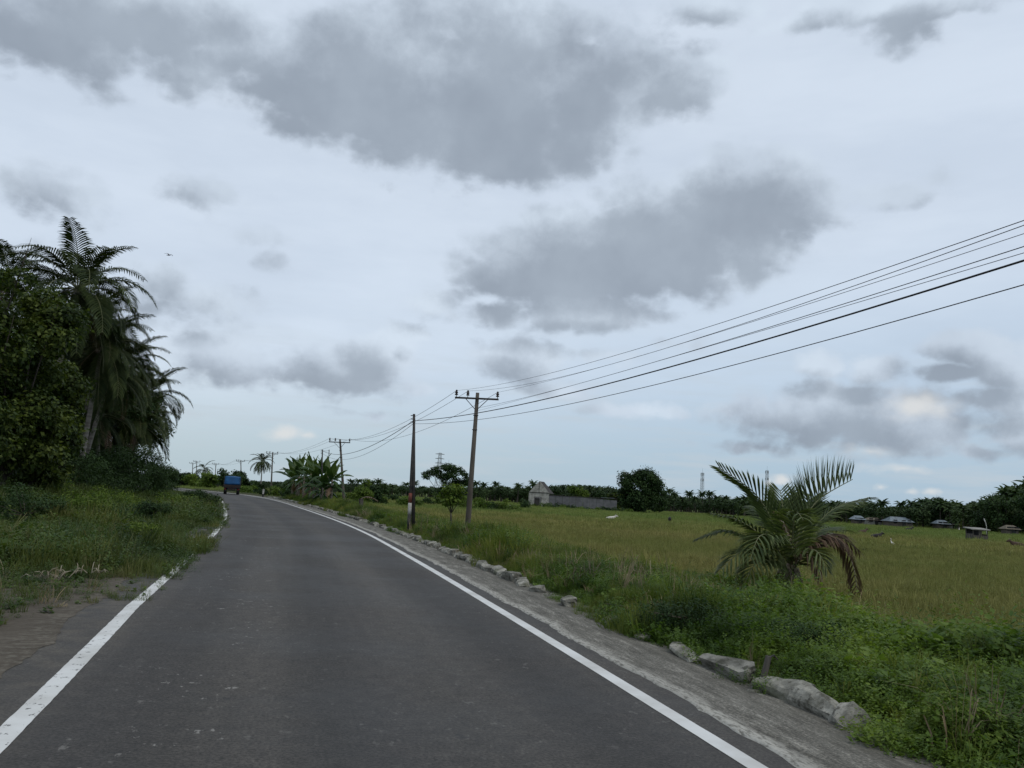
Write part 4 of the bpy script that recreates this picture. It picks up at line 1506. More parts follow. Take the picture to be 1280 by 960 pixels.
yf([(984, 716, 0), (975, 680, 0), (962, 645, -.1), (941, 614, -.2), (898, 584, -.3)], .55, vup=.15, grav=.12, nleaf=64, fwdk=1.3, tw=-.5, lab='upright frond reaching far to the left')
yf([(990, 716, 0), (1002, 688, -.1), (1022, 655, -.2), (1048, 633, -.2), (1086, 622, -.2)], .62, vup=-.05, grav=.5, nleaf=64)
yf([(983, 716, 0), (969, 690, -.1), (950, 668, -.2), (922, 650, -.3), (890, 642, -.4)], .52, vup=.1, grav=.5, nleaf=64)
yf([(982, 716, 0), (962, 700, -.1), (938, 676, -.1), (905, 664, -.1), (870, 674, 0)], .48, vup=.1, grav=.6, nleaf=64)
yf([(983, 716, 0), (966, 700, -.4), (948, 688, -.8), (925, 690, -1.1), (902, 712, -1.3)], .7, vup=.0, grav=.8, nleaf=60)
yf([(984, 716, 0), (974, 690, -.6), (962, 670, -1.1), (948, 672, -1.5), (938, 700, -1.7)], .7, vup=.0, grav=.8, nleaf=60)
yf([(988, 716, 0), (990, 684, -.5), (992, 655, -1.0), (996, 640, -1.5), (1004, 650, -1.9)], .6, vup=.1, grav=.5, nleaf=56)
yf([(986, 716, 0), (980, 680, .4), (965, 650, 1.0), (950, 636, 1.6), (935, 640, 2.1)], .6, vup=.1, grav=.5, nleaf=50)
yf([(990, 716, 0), (1003, 690, .5), (1018, 668, 1.1), (1035, 660, 1.6), (1060, 664, 2.0)], .6, vup=.1, grav=.5, nleaf=50)
yf([(988, 716, 0), (996, 680, .3), (1006, 645, .8), (1012, 625, 1.3), (1020, 622, 1.8)], .6, vup=.5, grav=.2, nleaf=56)
yf([(982, 716, 0), (968, 705, -.5), (955, 700, -.9), (940, 710, -1.2), (928, 738, -1.3)], .6, vup=.0, grav=.9, nleaf=50)
yf([(990, 716, 0), (1000, 700, -.6), (1010, 688, -1.1), (1022, 690, -1.5), (1034, 712, -1.7)], .6, vup=.0, grav=.8, nleaf=50)
yf([(990, 716, 0), (1004, 694, .1), (1022, 676, .2), (1045, 668, .3), (1075, 690, .3)], .6, M_DRY, 50, .026, -.1, 1.0, lab='half-dead brownish frond arching to the right')
yf([(986, 716, 0), (984, 676, .1), (984, 640, .15), (990, 618, .2)], .2, vup=.6, grav=0, nleaf=40, lab='closed young spear leaf')
yf([(990, 716, 0), (1003, 690, -.2), (1025, 670, -.35), (1050, 676, -.4), (1066, 705, -.4), (1072, 742, -.35)], .62, M_DRY, 64, .03, -.2, 1.4, lab='dead brown frond hanging to the ground on the right')
yf([(988, 716, 0), (996, 700, -.3), (1008, 690, -.6), (1020, 700, -.8), (1028, 728, -.9)], .5, M_DRY, 40, .028, -.2, 1.4, lab='short dead brown frond beside the trunk')
yf([(985, 716, 0), (990, 680, -.3), (978, 655, -.5), (972, 640, -.6), (980, 655, -.9), (992, 690, -1.1)], .16, M_DRY, 34, .02, .1, 1.2, lab='withered bare frond stalk curling over the trunk')

# bushes on the right verge
for k, (px, py, w_, h_, n_, mt, lab) in enumerate([
        (1010, 815, .5, .42, 5200, M_DARKLEAF, 'dark blue-green bush in front of the young coconut palm'),
        (1062, 775, .45, .35, 3500, M_DARKLEAF, 'dark low bush right of the young palm trunk under the dead frond'),
        (935, 772, .45, .3, 3200, M_MIDLEAF, 'light green bush left of the young palm trunk'),
        (700, 712, .6, .35, 4200, M_MIDLEAF, 'mid green bush on the verge behind the kerb stones, mid picture'),
        (800, 775, .6, .38, 5000, M_MIDLEAF, 'leafy green bush overhanging the kerb left of the young palm'),
        (860, 790, .6, .42, 5000, M_DARKLEAF, 'darker bush overhanging the kerb next to the wooden stake'),
        (630, 684, .6, .4, 3200, M_DARKLEAF, 'dark weedy bush right of the tall power pole foot'),
        (1180, 800, .45, .4, 3000, M_DARKLEAF, 'small dark bush at the edge of the dry field, far right'),
        (1230, 940, .5, .4, 6000, M_MIDLEAF, 'bright leafy bush in the bottom right corner')]):
    b = place(px, py)
    lf = .045 if b[1] < 14 else (.06 if b[1] < 25 else .09)
    broad_tree('bush', b, h_, rand_blobs(14, w_ * .8, h_ * .4, h_ * .35, w_ * .38, 190 + k, .75), n_, lf, mt, lab, 'bush', 'low bushes on the right verge', .02, seed=140 + k, ratio=.42)

# wooden stake leaning out of the kerb, with stones at its foot
b = place(949, 866)
st = empty('wooden_stake', b, 0, 'dark weathered wooden stake leaning right out of the broken kerb', 'stake')
e_ = at(961, 820, b[1]) - b
mb = MB(); mb.tube([(0, 0, -.1), e_ * .5 + (.004, 0, 0), e_], [.035, .032, .03], 7); mb.build('post', M_STAKE, st)
mb = MB(); mb.tube([e_ + (0, 0, -.02), e_ + (.05, 0, .01), e_ + (.09, .01, -.03)], [.012, .01, .008], 5); mb.build('bent_wire', M_IRON, st)
for k, (px, py, q) in enumerate([(942, 870, .07), (951, 874, .05), (936, 873, .04)]):
    tag(newobj('rock', rock_mesh('rock', q * 2, q * 1.6, q, M_STONE, 30 + k), None, place(px, py) + (0, 0, q * .4)),
        ('largest loose rock at the foot of the wooden stake', 'dark loose rock right under the wooden stake', 'smallest loose rock left of the wooden stake')[k], 'rock', 'loose rocks by the stake')
b = place(884, 832)
mb = MB(); mb.tube([(-.18, 0, .03), (-.06, .02, .06), (.08, .0, .06), (.2, -.03, .04)], [.01, .03, .03, .008], 6)
tag(mb.build('dry_leaf', M_DRY, None, True, loc=b), 'curled dry orange-brown leaf lying on the kerb edge', 'leaf')
b = place(826, 814)
mb = MB()
for q in ((-.05, 0), (.04, .01), (0, .05)): mb.lathe((q[0], q[1], 0), [(.03, 0), (.045, .015), (.03, .035), (.005, .045)], 7)
tag(mb.build('dirt_clod', M_STAKE, None, True, loc=b), 'small dark clod lying on the concrete shoulder', 'clod')

# pile of dark branches behind the verge
b = place(1130, 800)
mb = MB(); rr = random.Random(8)
for j in range(26):
    a_ = rr.uniform(-.5, .5) + (math.pi if rr.random() < .5 else 0); L = rr.uniform(.4, 1.0)
    p0 = np.array([rr.uniform(-.9, .9), rr.uniform(-.3, .3), rr.uniform(.02, .22)])
    p1 = p0 + np.array([math.cos(a_), math.sin(a_), rr.uniform(-.1, .25)]) * L
    mb.tube([p0, (p0 + p1) / 2 + (0, 0, .05), p1], [.02, .016, .008], 5)
tag(mb.build('branch_pile', M_STAKE, None, True, loc=b), 'low heap of dark dead branches where verge meets dry field', 'branches')

# sapling by the tall pole
b = place(562, 667)
broad_tree('sapling', b, 2.0, [(.15, 0, 1.5, .42, .4, .26), (-.15, .1, 1.7, .32, .3, .22), (.2, -.1, 1.8, .3, .3, .2), (-.1, 0, 1.3, .3, .3, .2), (.38, 0, 1.45, .26, .25, .16), (-.38, 0, 1.5, .26, .25, .16)], 1500, .13, M_MIDLEAF,
           'slender young tree with thin trunk left of the tall power pole', 'tree', None, .035, M_DTRUNK, seed=7)

# fence stakes near the second pole
for k, (px, py, h_, lab) in enumerate([(434, 636, .75, 'dark stump post at the foot of the second power pole'), (450, 640, .85, 'dark stump post with a dead brown frond over it')]):
    b = place(px, py)
    o = empty('stump_post', b, 0, lab, 'post', 'stump posts by the second pole')
    mb = MB(); mb.tube([(0, 0, -.1), (.02, 0, h_ * .6), (.0, 0, h_)], [.16, .14, .15], 8); mb.build('post', M_STAKE, o)
    if k:
        me = frond_mesh('dead_frond', [(0, 0, h_), (.3, 0, h_ + .12), (.7, 0, h_ + .1), (1.1, 0, h_ - .1)], .35, M_DRY, 22, .06, -.1, 1.2, 2)
        newobj('dead_frond', me, o)
b = place(328.5, 622)
gp = empty('guard_post', b, 0, 'small white and black guard post at the outside of the bend', 'post')
mb = MB(); mb.box((0, 0, .16), (.16, .16, .5)); mb.build('black_foot', M_BLACKP, gp)
mb = MB(); mb.box((0, 0, .68), (.15, .15, .54)); mb.build('white_top', M_WHITEP, gp)

# ------------------------------------------------------------------ banana clump
def banana_leaf_mesh(L, wd, e0, bend, seed):
    rng = random.Random(seed)
    P = np.array(arc_pts(L, e0, bend, 10)); n = len(P)
    V = []; Fs = []
    for i, p in enumerate(P):
        u = i / (n - 1)
        w = wd * math.sin(math.pi * min(1, max(0, (u - .12) / .9)) ** .75) if u > .12 else .02
        w = max(w, .015)
        for k, q in enumerate((-1, -.5, 0, .5, 1)):
            V.append((p[0], q * w, p[2] - abs(q) * w * (.45 + .2 * rng.random()) + (.02 if k == 2 else 0)))
    for i in range(n - 1):
        for k in range(4):
            if k in (0, 3) and rng.random() < .12: continue
            a_ = i * 5 + k; Fs.append((a_, a_ + 1, a_ + 6, a_ + 5))
    me = bpy.data.meshes.new('leaf'); me.from_pydata(V, [], Fs); me.materials.append(M_BANANA)
    me.polygons.foreach_set('use_smooth', [True] * len(Fs)); me.update()
    return me


BL = [banana_leaf_mesh(2.3, .27, 1.35, .5, 1), banana_leaf_mesh(2.4, .33, 1.15, 1.0, 2), banana_leaf_mesh(2.4, .34, .9, 1.5, 3), banana_leaf_mesh(2.2, .32, .5, 1.7, 4), banana_leaf_mesh(1.9, .3, .0, 1.3, 5)]
bl_dry = [m.copy() for m in BL[3:]]
for m in bl_dry: m.materials.clear(); m.materials.append(M_DRY)
bn = [(366, 70, 1.6, 'leftmost banana plant of the clump at the road bend'), (374, 74, 1.9, 'second banana plant from the left in the clump'),
      (380, 69, 2.2, 'tallest banana plant with an upright pale leaf'), (388, 73, 2.2, 'banana plant directly left of the banded telephone pole'),
      (393, 69, 1.5, 'low banana plant at the front of the clump'), (397, 78, 2.3, 'banana plant behind the banded telephone pole'),
      (409, 76, 2.4, 'banana plant right of the telephone poles'), (415, 72, 2.0, 'rightmost banana plant next to the second power pole'), (404, 70, 1.3, 'short banana plant at the front right of the clump'),
      (372, 80, 2.0, 'banana plant at the back left of the clump')]
for k, (px, dp, hs, lab) in enumerate(bn):
    while sdist(*col_at(px, dp)[:2])[0][0] < 2.6: dp += 1
    hs *= dp / 72 * 1.02
    b = col_at(px, dp)
    o = empty('banana_plant', b, R.random() * 6, lab, 'banana plant', 'banana plants in the clump at the bend')
    mb = MB(); mb.tube([(0, 0, -.2), (.02, 0, hs * .5), (.03, 0, hs)], [.14, .11, .07], 8); mb.build('stem', M_FIBRE, o, True)
    rr = random.Random(k)
    for j in range(14):
        idx = min(4, int((j + .5) / 14 * 5))
        me = BL[idx] if not (j >= 13) else bl_dry[j % 2]
        f = newobj('leaf', me, o, (0.02, 0, hs - .04 * j), (rr.uniform(-.15, .15), rr.uniform(-.1, .2), j * 2.4 + rr.random() * .4))
        s_ = rr.uniform(.78, 1.0) * dp / 78; f.scale = (s_, s_, s_)

# ------------------------------------------------------------------ trees of the middle distance
def mid(name, px, dp, top_y, wpx, lab, mat=M_MIDLEAF, cat='tree', group='trees and scrub beyond the field', n=5000, leaf=None, nb=16, zc=.55, zr=.38, flat=.7, seed=0, bark=None, base_y=None, blobs=None):
    b = col_at(px, dp)
    h_ = at(px, top_y, dp)[2] - b[2]
    w_ = wpx / 2 * dp / F
    bl = blobs or rand_blobs(nb, w_ * .68, h_ * zc, h_ * zr * .8, min(w_ * .45, h_ * .32), seed, flat)
    return broad_tree(name, b, h_, bl, n, leaf or dp * .0022, mat, lab, cat, group, max(.05, h_ * .02), bark or M_DTRUNK, seed=seed, ratio=.6, shell=.35)


# flat-topped tree
dp = 150; k_ = dp / F
mid('umbrella_tree', 556, dp, 588, 52, 'flat-topped spreading tree left of the tall pole', M_DARKLEAF, n=9000, seed=31,
    blobs=[(q * k_, R.uniform(-2, 2), z * k_, r_ * k_, r_ * k_, rz_ * k_) for q, z, r_, rz_ in
           ((-18, 42, 9, 4), (-8, 46, 10, 5), (3, 49, 10, 5), (13, 46, 10, 5), (22, 40, 8, 5), (-22, 36, 6, 3), (8, 40, 12, 6), (-4, 38, 9, 5), (18, 32, 9, 6), (26, 33, 7, 5), (10, 26, 12, 7), (0, 20, 9, 6), (16, 18, 10, 7), (-26, 40, 5, 3))])
mid('round_tree', 799, 218, 586, 54, 'large dark round tree standing alone right of the ruined barn', M_DARKLEAF, n=30000, nb=30, zc=.52, zr=.5, seed=32, flat=.9)
# bare twigs on its crown
b = col_at(795, 218); mb = MB(); rr = random.Random(4)
for j in range(46):
    p0 = np.array([rr.uniform(-4.5, 2.5), rr.uniform(-2, 1), rr.uniform(8.2, 9.4)])
    p1 = p0 + np.array([rr.uniform(-1.2, .6), rr.uniform(-.5, .5), rr.uniform(1.0, 2.6) * (1 - abs(p0[0] + 1) / 7)])
    mb.tube([p0, (p0 + p1) / 2 + (rr.uniform(-.2, .2), 0, 0), p1], [.06, .045, .02], 4)
for o in list(COL.objects):
    if o.name == 'round_tree':
        mb.build('bare_twigs', M_DRYSTEM, o)

mids = [
    (452, 118, 592, 34, 'rounded green tree right of the banana clump', M_MIDLEAF), (474, 130, 603, 26, 'small dark tree right of the rounded one', M_DARKLEAF),
    (366, 125, 600, 30, 'leafy tree behind the banana clump, left side', M_DARKLEAF), (352, 140, 604, 24, 'dark tree between the third pole and the bananas', M_DARKLEAF),
    (286, 170, 585, 32, 'dense dark tree directly above the blue truck', M_DARKLEAF), (303, 175, 588, 26, 'dark tree just right above the blue truck', M_DARKLEAF),
    (262, 205, 590, 30, 'mid green tree left of the truck', M_MIDLEAF), (243, 215, 592, 26, 'mid green tree under the far pole pair', M_MIDLEAF),
    (226, 230, 589, 30, 'dark tree beyond the road patch at left', M_DARKLEAF), (320, 190, 602, 30, 'dark tree below the lone distant palm', M_DARKLEAF),
    (208, 220, 590, 26, 'dark tree beside the right end of the palm grove', M_DARKLEAF),
    (722, 240, 603, 30, 'brownish green tree behind the ruined barn wall', M_MIDLEAF), (700, 246, 606, 26, 'tree behind the barn gable', M_DARKLEAF),
    (748, 240, 606, 24, 'tree behind the right end of the barn wall', M_DARKLEAF), (768, 228, 612, 20, 'yellow-green tree between barn wall and big round tree', M_BROAD),
    (824, 232, 610, 20, 'smaller dark tree at the right side of the big round tree', M_DARKLEAF),
    (1177, 232, 617, 26, 'rounded dark tree standing proud of the right treeline', M_DARKLEAF), (1258, 212, 618, 60, 'big dark tree at the right picture edge on the rise', M_DARKLEAF),
    (1232, 218, 624, 40, 'dark tree on the near slope of the wooded rise', M_DARKLEAF), (1285, 208, 606, 50, 'tallest dark tree at the right picture edge', M_DARKLEAF),
]
for k, (px, dp, ty, wp_, lab, mt) in enumerate(mids):
    mid('tree', px, dp, ty, wp_, lab, mt, seed=200 + k, n=4500, zc=.5, zr=.48)

# low scrub band along the far side of the field and outside of the bend
ORD = ['leftmost'] + [w_ + ' from the left' for w_ in 'second third fourth fifth sixth seventh eighth ninth tenth eleventh twelfth thirteenth fourteenth fifteenth sixteenth seventeenth eighteenth nineteenth twentieth'.split()]
SC = {}


def scrub_label(px, k):
    w_ = 'beyond the bend, left of the bananas' if px < 430 else ('between bananas and black pole' if px < 516 else ('between black pole and tall pole' if px < 590 else ('between tall pole and barn' if px < 662 else 'hidden before the barn and round tree')))
    c = ('pale', 'green', 'dark')[k % 3]
    n = SC.get((w_, c), 0); SC[(w_, c)] = n + 1
    return '%s scrub bush %s, %s' % (c, w_, ('leftmost', 'second from left', 'third from left', 'fourth from left', 'fifth from left', 'sixth from left')[n])


scr = []
for k in range(27):
    px = 305 + k * 13.5
    scr.append((px, R.uniform(135, 160) if px < 350 else R.uniform(125, 165), R.uniform(10, 20) * (1.2 if px > 430 else 1)))
for k, (px, dp, wp_) in enumerate(scr):
    if 352 < px < 430 and dp < 120: continue
    hy = 600 + .057 * (px - 290)
    b = col_at(px, dp); h_ = R.uniform(1.4, 2.5); w_ = wp_ / 2 * dp / F
    mt = (M_MIDLEAF, M_MIDLEAF, M_DARKLEAF)[k % 3]
    broad_tree('scrub_bush', b, h_, rand_blobs(8, w_, h_ * .45, h_ * .35, w_ * .6, 400 + k, .7), 1800, .26, mt,
               scrub_label(px, k), 'bush', 'scrub bushes left of the barn', .05, seed=300 + k)
for k in range(13):
    px = 664 + k * 10.5 + R.uniform(-3, 3)
    b = col_at(px, 208 + R.uniform(-3, 3)); h_ = R.uniform(.8, 1.7); w_ = R.uniform(1.2, 2.2)
    broad_tree('scrub_bush', b, h_, rand_blobs(6, w_, h_ * .45, h_ * .35, w_ * .5, 440 + k, .6), 700, .3, (M_MIDLEAF, M_DARKLEAF)[k % 2],
               'low scrub bush along the ruined barn, %s of the row' % ORD[k], 'bush', 'scrub bushes along the barn', .04, seed=340 + k)

# lone palm beyond the bend
c = at(328, 577, 235)
coconut_palm(c, base_under(c, (.2, 0)), 'lone distant coconut palm standing out between the truck and banana clump', .95, 26, 'single coconut palms beyond the bend', seed=33)
c = at(255, 586, 230)
coconut_palm(c, base_under(c, (.4, 0)), 'distant coconut palm leaning above the trees left of the truck', .8, 14, 'single coconut palms beyond the bend', seed=34)

# ------------------------------------------------------------------ far treeline
def far_palm_mesh(seed):
    rng = random.Random(seed)
    H = 1.0
    mb = MB(); mb.cur = 1
    lean = rng.uniform(-.6, .6)
    hh = 9.5
    mb.tube([(0, 0, 0), (lean * .5, 0, hh * .5), (lean, 0, hh)], [.22, .17, .13], 5)
    mb.cur = 0
    for k in range(22):
        a_ = k * 2.4 + rng.random() * .4; e0 = 1.25 - 1.9 * k / 22
        P = np.array(arc_pts(3.3 * rng.uniform(.8, 1.1), e0, 1.2, 5))
        ca, sa = math.cos(a_), math.sin(a_)
        V = []; Fs = []
        for i, p in enumerate(P):
            w = (.12, .45, .5, .45, .3, .05)[i]
            for q in (-1, 0, 1):
                yy = q * w * rng.uniform(.7, 1.2); zz = p[2] - abs(q) * w * .8
                V.append((lean + p[0] * ca - yy * sa, p[0] * sa + yy * ca, hh + zz))
        for i in range(5):
            for q in (0, 1):
                if rng.random() < .15 and i > 1: continue
                Fs.append((i * 3 + q, i * 3 + q + 1, i * 3 + q + 4, i * 3 + q + 3))
        mb.add(V, Fs)
    return mb


def far_tree_mesh(seed, mat, n=420):
    rng = np.random.default_rng(seed)
    bl = np.array(rand_blobs(9, 2.2, 4.0, 2.2, 1.7, seed, .8))
    v, f = leaf_cloud(n, bl[:, :3], bl[:, 3:], .75, rng, .7, .3)
    mb = MB(); mb.tube([(0, 0, 0), (0, 0, 3.2)], [.25, .15], 5)
    tv = np.concatenate(mb.v); tf = np.array([q for q in mb.f if len(q) == 4])
    me = mesh_np('far_tree', np.concatenate([v, tv]), np.concatenate([f, tf + len(v)]), [mat, M_DTRUNK], mi=[0] * len(f) + [1] * len(tf), smooth=False)
    return me


FPM = [far_palm_mesh(s).mesh('far_palm', [M_FAR, M_DTRUNK]) for s in range(5)]
FTM = [far_tree_mesh(s, M_FAR) for s in range(5)]
FPI = [far_palm_mesh(s).mesh('far_palm', [M_FARI, M_DTRUNK]) for s in range(4)]
FTI = [far_tree_mesh(s, M_FARI) for s in range(4)]
C_FOREST = proto_collection('proto_forest', FPI + FTI)

# row tops (picture) by column: palms that stand up against the sky one by one
TOPS = [(200, 590), (260, 590), (330, 598), (430, 600), (480, 600), (520, 604), (600, 604), (640, 605), (700, 602), (760, 604), (830, 612), (870, 618), (900, 617), (960, 621), (1020, 624),
        (1060, 624), (1100, 628), (1150, 627), (1180, 622), (1210, 630), (1240, 618), (1280, 602), (1340, 590)]


def top_at(px):
    return float(np.interp(px, [a[0] for a in TOPS], [a[1] for a in TOPS]))


def ddepth(px):
    return float(np.interp(px, [200, 420, 600, 800, 900, 1000, 1150, 1250, 1340], [300, 300, 330, 340, 290, 252, 238, 228, 215]))


MARKS = [(430, 516, 'between bananas and black pole'), (516, 590, 'between black pole and tall pole'), (590, 662, 'between tall pole and barn'), (830, 877, 'between round tree and left mast'), (877, 957, 'between the two slim masts'), (957, 1075, 'behind the young palm'), (1075, 1150, 'above the tin-roofed house'), (1150, 1215, 'between the village and the field hut'), (1215, 1400, 'on the wooded rise at right')]
MC = {}


def mark_label(kind, px):
    for a_, b_, w_ in MARKS:
        if a_ <= px < b_:
            k = MC.get((kind, w_), 0); MC[(kind, w_)] = k + 1
            return 'far treeline %s %s, %s' % (kind, w_, ORD[min(k, 19)])
    return 'far treeline %s' % kind


names = [(430, 660, 'coconut palm in the far treeline between the banana clump and the ruined barn', 'far treeline palms left of the barn'),
         (830, 990, 'coconut palm in the far treeline right of the big round tree', 'far treeline palms right of the round tree'),
         (990, 1180, 'coconut palm in the far treeline above the village roofs', 'far treeline palms above the village'),
         (1180, 1330, 'coconut palm on the wooded rise at the right picture edge', 'palms of the wooded rise')]
rr = random.Random(77)
for x0, x1, lab, gr in names:
    px = x0
    while px < x1:
        px += rr.uniform(5, 10)
        dp = ddepth(px) + rr.uniform(-8, 8)
        b = col_at(px, dp)
        ty = top_at(px) + rr.choice((-4, -1, 1, 4, 7)) + rr.uniform(-1, 1)
        h_ = at(px, ty, dp)[2] - b[2]
        if h_ < 3: continue
        o = newobj('coconut_palm', rr.choice(FPM), None, b, (0, 0, rr.random() * 6.28))
        k = h_ / 11.2; w = min(1.25, max(.8, k)); o.scale = (w, w, k)
        tag(o, mark_label('coconut palm', px), 'palm tree', gr)
names2 = [(430, 660, 'leafy tree in the far treeline between the banana clump and the ruined barn', 'far treeline trees left of the barn'),
          (830, 990, 'leafy tree in the far treeline right of the big round tree', 'far treeline trees right of the round tree'),
          (990, 1180, 'leafy tree in the far treeline around the village houses', 'far treeline trees around the village'),
          (1180, 1330, 'leafy tree on the wooded rise at the right picture edge', 'trees of the wooded rise')]
for x0, x1, lab, gr in names2:
    px = x0
    while px < x1:
        px += rr.uniform(7, 13)
        dp = ddepth(px) + rr.uniform(-14, 4)
        b = col_at(px, dp)
        h_ = (at(px, top_at(px) + 5 + rr.uniform(-3, 5), dp)[2] - b[2])
        if h_ < 2.5: continue
        o = newobj('tree', rr.choice(FTM), None, b, (0, 0, rr.random() * 6.28))
        k = h_ / 7.2; o.scale = (k * rr.uniform(1., 1.3), k * 1.1, k)
        tag(o, mark_label('leafy tree', px), 'tree', gr)
# the wood behind: one mass
Pf = []; Sf = []; If = []
for j in range(2600):
    px = rr.uniform(120, 1420); dp = ddepth(px) + rr.uniform(4, 90) if px > 430 else rr.uniform(240, 340)
    hy = 600 + .057 * (px - 290)
    p = at(px, hy, dp); z = zat(p[0], p[1])
    s_, _ = sdist([p[0]], [p[1]])
    if abs(s_[0] + 2) < 9: continue
    hmax = at(px, top_at(px) + 3, dp)[2] - z
    ispalm = rr.random() < .4
    k = hmax / (11.2 if ispalm else 7.2) * rr.uniform(.62, 1.0)
    Pf.append((p[0], p[1], z)); Sf.append(max(.25, k)); If.append(rr.randrange(4) if ispalm else 4 + rr.randrange(4))
scatter('wood', np.array(Pf), np.clip(np.array(Sf), .3, 1.35), If, C_FOREST, 'distant dark green wood of palms and trees closing the field', 'wood', tilt=.02, sz=np.array(Sf))

# ------------------------------------------------------------------ ruined barn
def barn():
    B = col_at(661, 212)
    rz = math.radians(-14)
    o = empty('ruined_barn', B, rz, 'roofless grey barn with pale gable end and long low wall', 'barn')
    m_pl = weathered('barn_plaster', (.38, .37, .335), (.22, .21, .19), 1.6, .9, .3, 6)
    m_bl = weathered('barn_blockwork', (.095, .095, .10), (.14, .14, .145), .8, .9, .4, 4)
    m_dk = weathered('barn_dark_trim_and_shade', (.03, .028, .027), (.06, .055, .05), 2, .9)
    m_tin = weathered('barn_tin', (.17, .19, .21), (.12, .13, .14), 1, .5)
    W, He, Ha, T = 5.0, 3.7, 6.5, .22
    # gable wall as pieces round the doorway
    mb = MB()
    mb.box((1.35 / 2, 0, He / 2 - .2), (1.35, T, He + .4)); mb.box((4.1, 0, He / 2 - .2), (1.8, T, He + .4)); mb.box((2.275, 0, 3.2), (1.85, T, 1.0))
    mb.build('lower_wall', m_pl, o)
    mb = MB()
    V = [(0, -T / 2 - .03, He), (W, -T / 2 - .03, He), (W / 2, -T / 2 - .03, Ha), (0, T / 2, He), (W, T / 2, He), (W / 2, T / 2, Ha)]
    mb.add(V, [(0, 1, 2), (5, 4, 3), (0, 3, 4, 1), (1, 4, 5, 2), (2, 5, 3, 0)]); mb.build('gable', m_pl, o)
    mb = MB(); mb.box((W / 2, -.16, 5.0), (.12, .05, 2.6)); mb.build('centre_post', m_dk, o)
    mb = MB(); mb.box((W / 2, -.17, He), (W + .1, .06, .14)); mb.build('tie_beam', m_dk, o)
    mb = MB(); mb.box((2.0, .6, 1.2), (1.0, .8, 2.3)); mb.build('doorway_shade_block', m_dk, o)  # dark block standing in for the shadow inside the doorway
    # side wall running away to the right
    L = 16.4; a_ = math.radians(10); dx, dy = math.cos(a_), math.sin(a_)
    rot = np.array([[dx, -dy, 0], [dy, dx, 0], [0, 0, 1]])
    n = 10
    for k in range(n):
        hh = 3.3 - .05 * k
        mb = MB(); mb.box(np.array([W, 0, 0]) + np.array([dx, dy, 0]) * (k + .5) * L / n + (0, 0, hh / 2 - .3), (L / n - .05, .2, hh + .6), rot); mb.build('wall_panel', m_bl, o)
    mb = MB(); mb.box(np.array([W, 0, 0]) + np.array([dx, dy, 0]) * L * .5 + (0, -.02, 3.2), (L + .1, .3, .16), rot); mb.build('wall_cap', m_dk, o)
    mb = MB(); mb.box(np.array([W, 0, 0]) + np.array([dx, dy, 0]) * L * .86 + (0, .5, 3.36), (3.2, 1.6, .07), rot); mb.build('roof_sheet', m_tin, o)
    mb = MB(); y0, y1 = T / 2 + .02, 5.5
    V = [(W / 2, y0, Ha - .06), (W + .1, y0, He - .06), (W + .1, y1, He - .06), (W / 2, y1, Ha - .06)]
    mb.add(V + [(q[0], q[1], q[2] - .12) for q in V], [(0, 1, 2, 3), (7, 6, 5, 4), (0, 4, 5, 1), (1, 5, 6, 2), (2, 6, 7, 3), (3, 7, 4, 0)])
    mb.build('roof_slope', m_dk, o)
    mb = MB(); mb.box((0.1, 7, 1.4), (.2, 14, 3.4)); mb.build('side_wall', m_bl, o)


barn()

# ------------------------------------------------------------------ village and field huts
M_TIN = weathered('tin_roof', (.17, .21, .24), (.10, .12, .135), .8, .5)
M_WALLW = weathered('house_wall_pale', (.27, .26, .24), (.17, .165, .15), .8, .9)
M_WALLD = weathered('house_wall_wood', (.07, .06, .05), (.11, .09, .075), .8, .9)
M_THATCH = weathered('thatch', (.10, .085, .065), (.15, .13, .10), 2, .95)


def house(px, dp, w_, d_, hw, hr, lab, wm, rm, rz=0., z_off=0.):
    b = col_at(px, dp)
    o = empty('village_house', b, rz, lab, 'house', 'village houses under the far trees')
    mb = MB(); mb.box((0, 0, hw / 2), (w_, d_, hw)); mb.build('wall', wm, o)
    mb = MB(); ov = .5
    V = [(-w_ / 2 - ov, -d_ / 2 - ov, hw - .1), (w_ / 2 + ov, -d_ / 2 - ov, hw - .1), (w_ / 2 + ov, d_ / 2 + ov, hw - .1), (-w_ / 2 - ov, d_ / 2 + ov, hw - .1), (-w_ / 2 * .7, 0, hw + hr), (w_ / 2 * .7, 0, hw + hr)]
    mb.add(V, [(0, 1, 5, 4), (2, 3, 4, 5), (1, 2, 5), (3, 0, 4), (3, 2, 1, 0)]); mb.build('roof', rm, o)
    mb = MB(); mb.box((w_ * .1, -d_ / 2 - .03, 1.0), (.9, .1, 1.95)); mb.build('door', M_BLACKP, o)
    for q in (-.3, .35):
        mb = MB(); mb.box((w_ * q, -d_ / 2 - .03, 1.5), (1.0, .1, .9)); mb.build('window', M_GLASS, o)
    return o


house(1122, 226, 5.8, 4, 1.6, 1.1, 'village house with broad blue-grey tin roof and open front', M_WALLD, M_TIN, .1)
house(1091, 232, 3.6, 3, 1.6, .5, 'long pale-walled village house left of the tin-roofed one', M_WALLW, M_THATCH)
house(1072, 228, 2.5, 2.4, 1.6, .9, 'small dark village hut left of the pale-walled house', M_WALLD, M_TIN)
house(1176, 226, 2.8, 3, 1.5, .9, 'village house with small pale roof right of the middle', M_WALLD, M_TIN)
house(1189, 229, 2.3, 2.4, 1.4, .5, 'small brown village hut near the field hut', M_WALLW, M_THATCH)
house(1262, 200, 2.6, 2.4, 1.5, .8, 'low brown hut under the trees at the right edge', M_WALLD, M_THATCH)

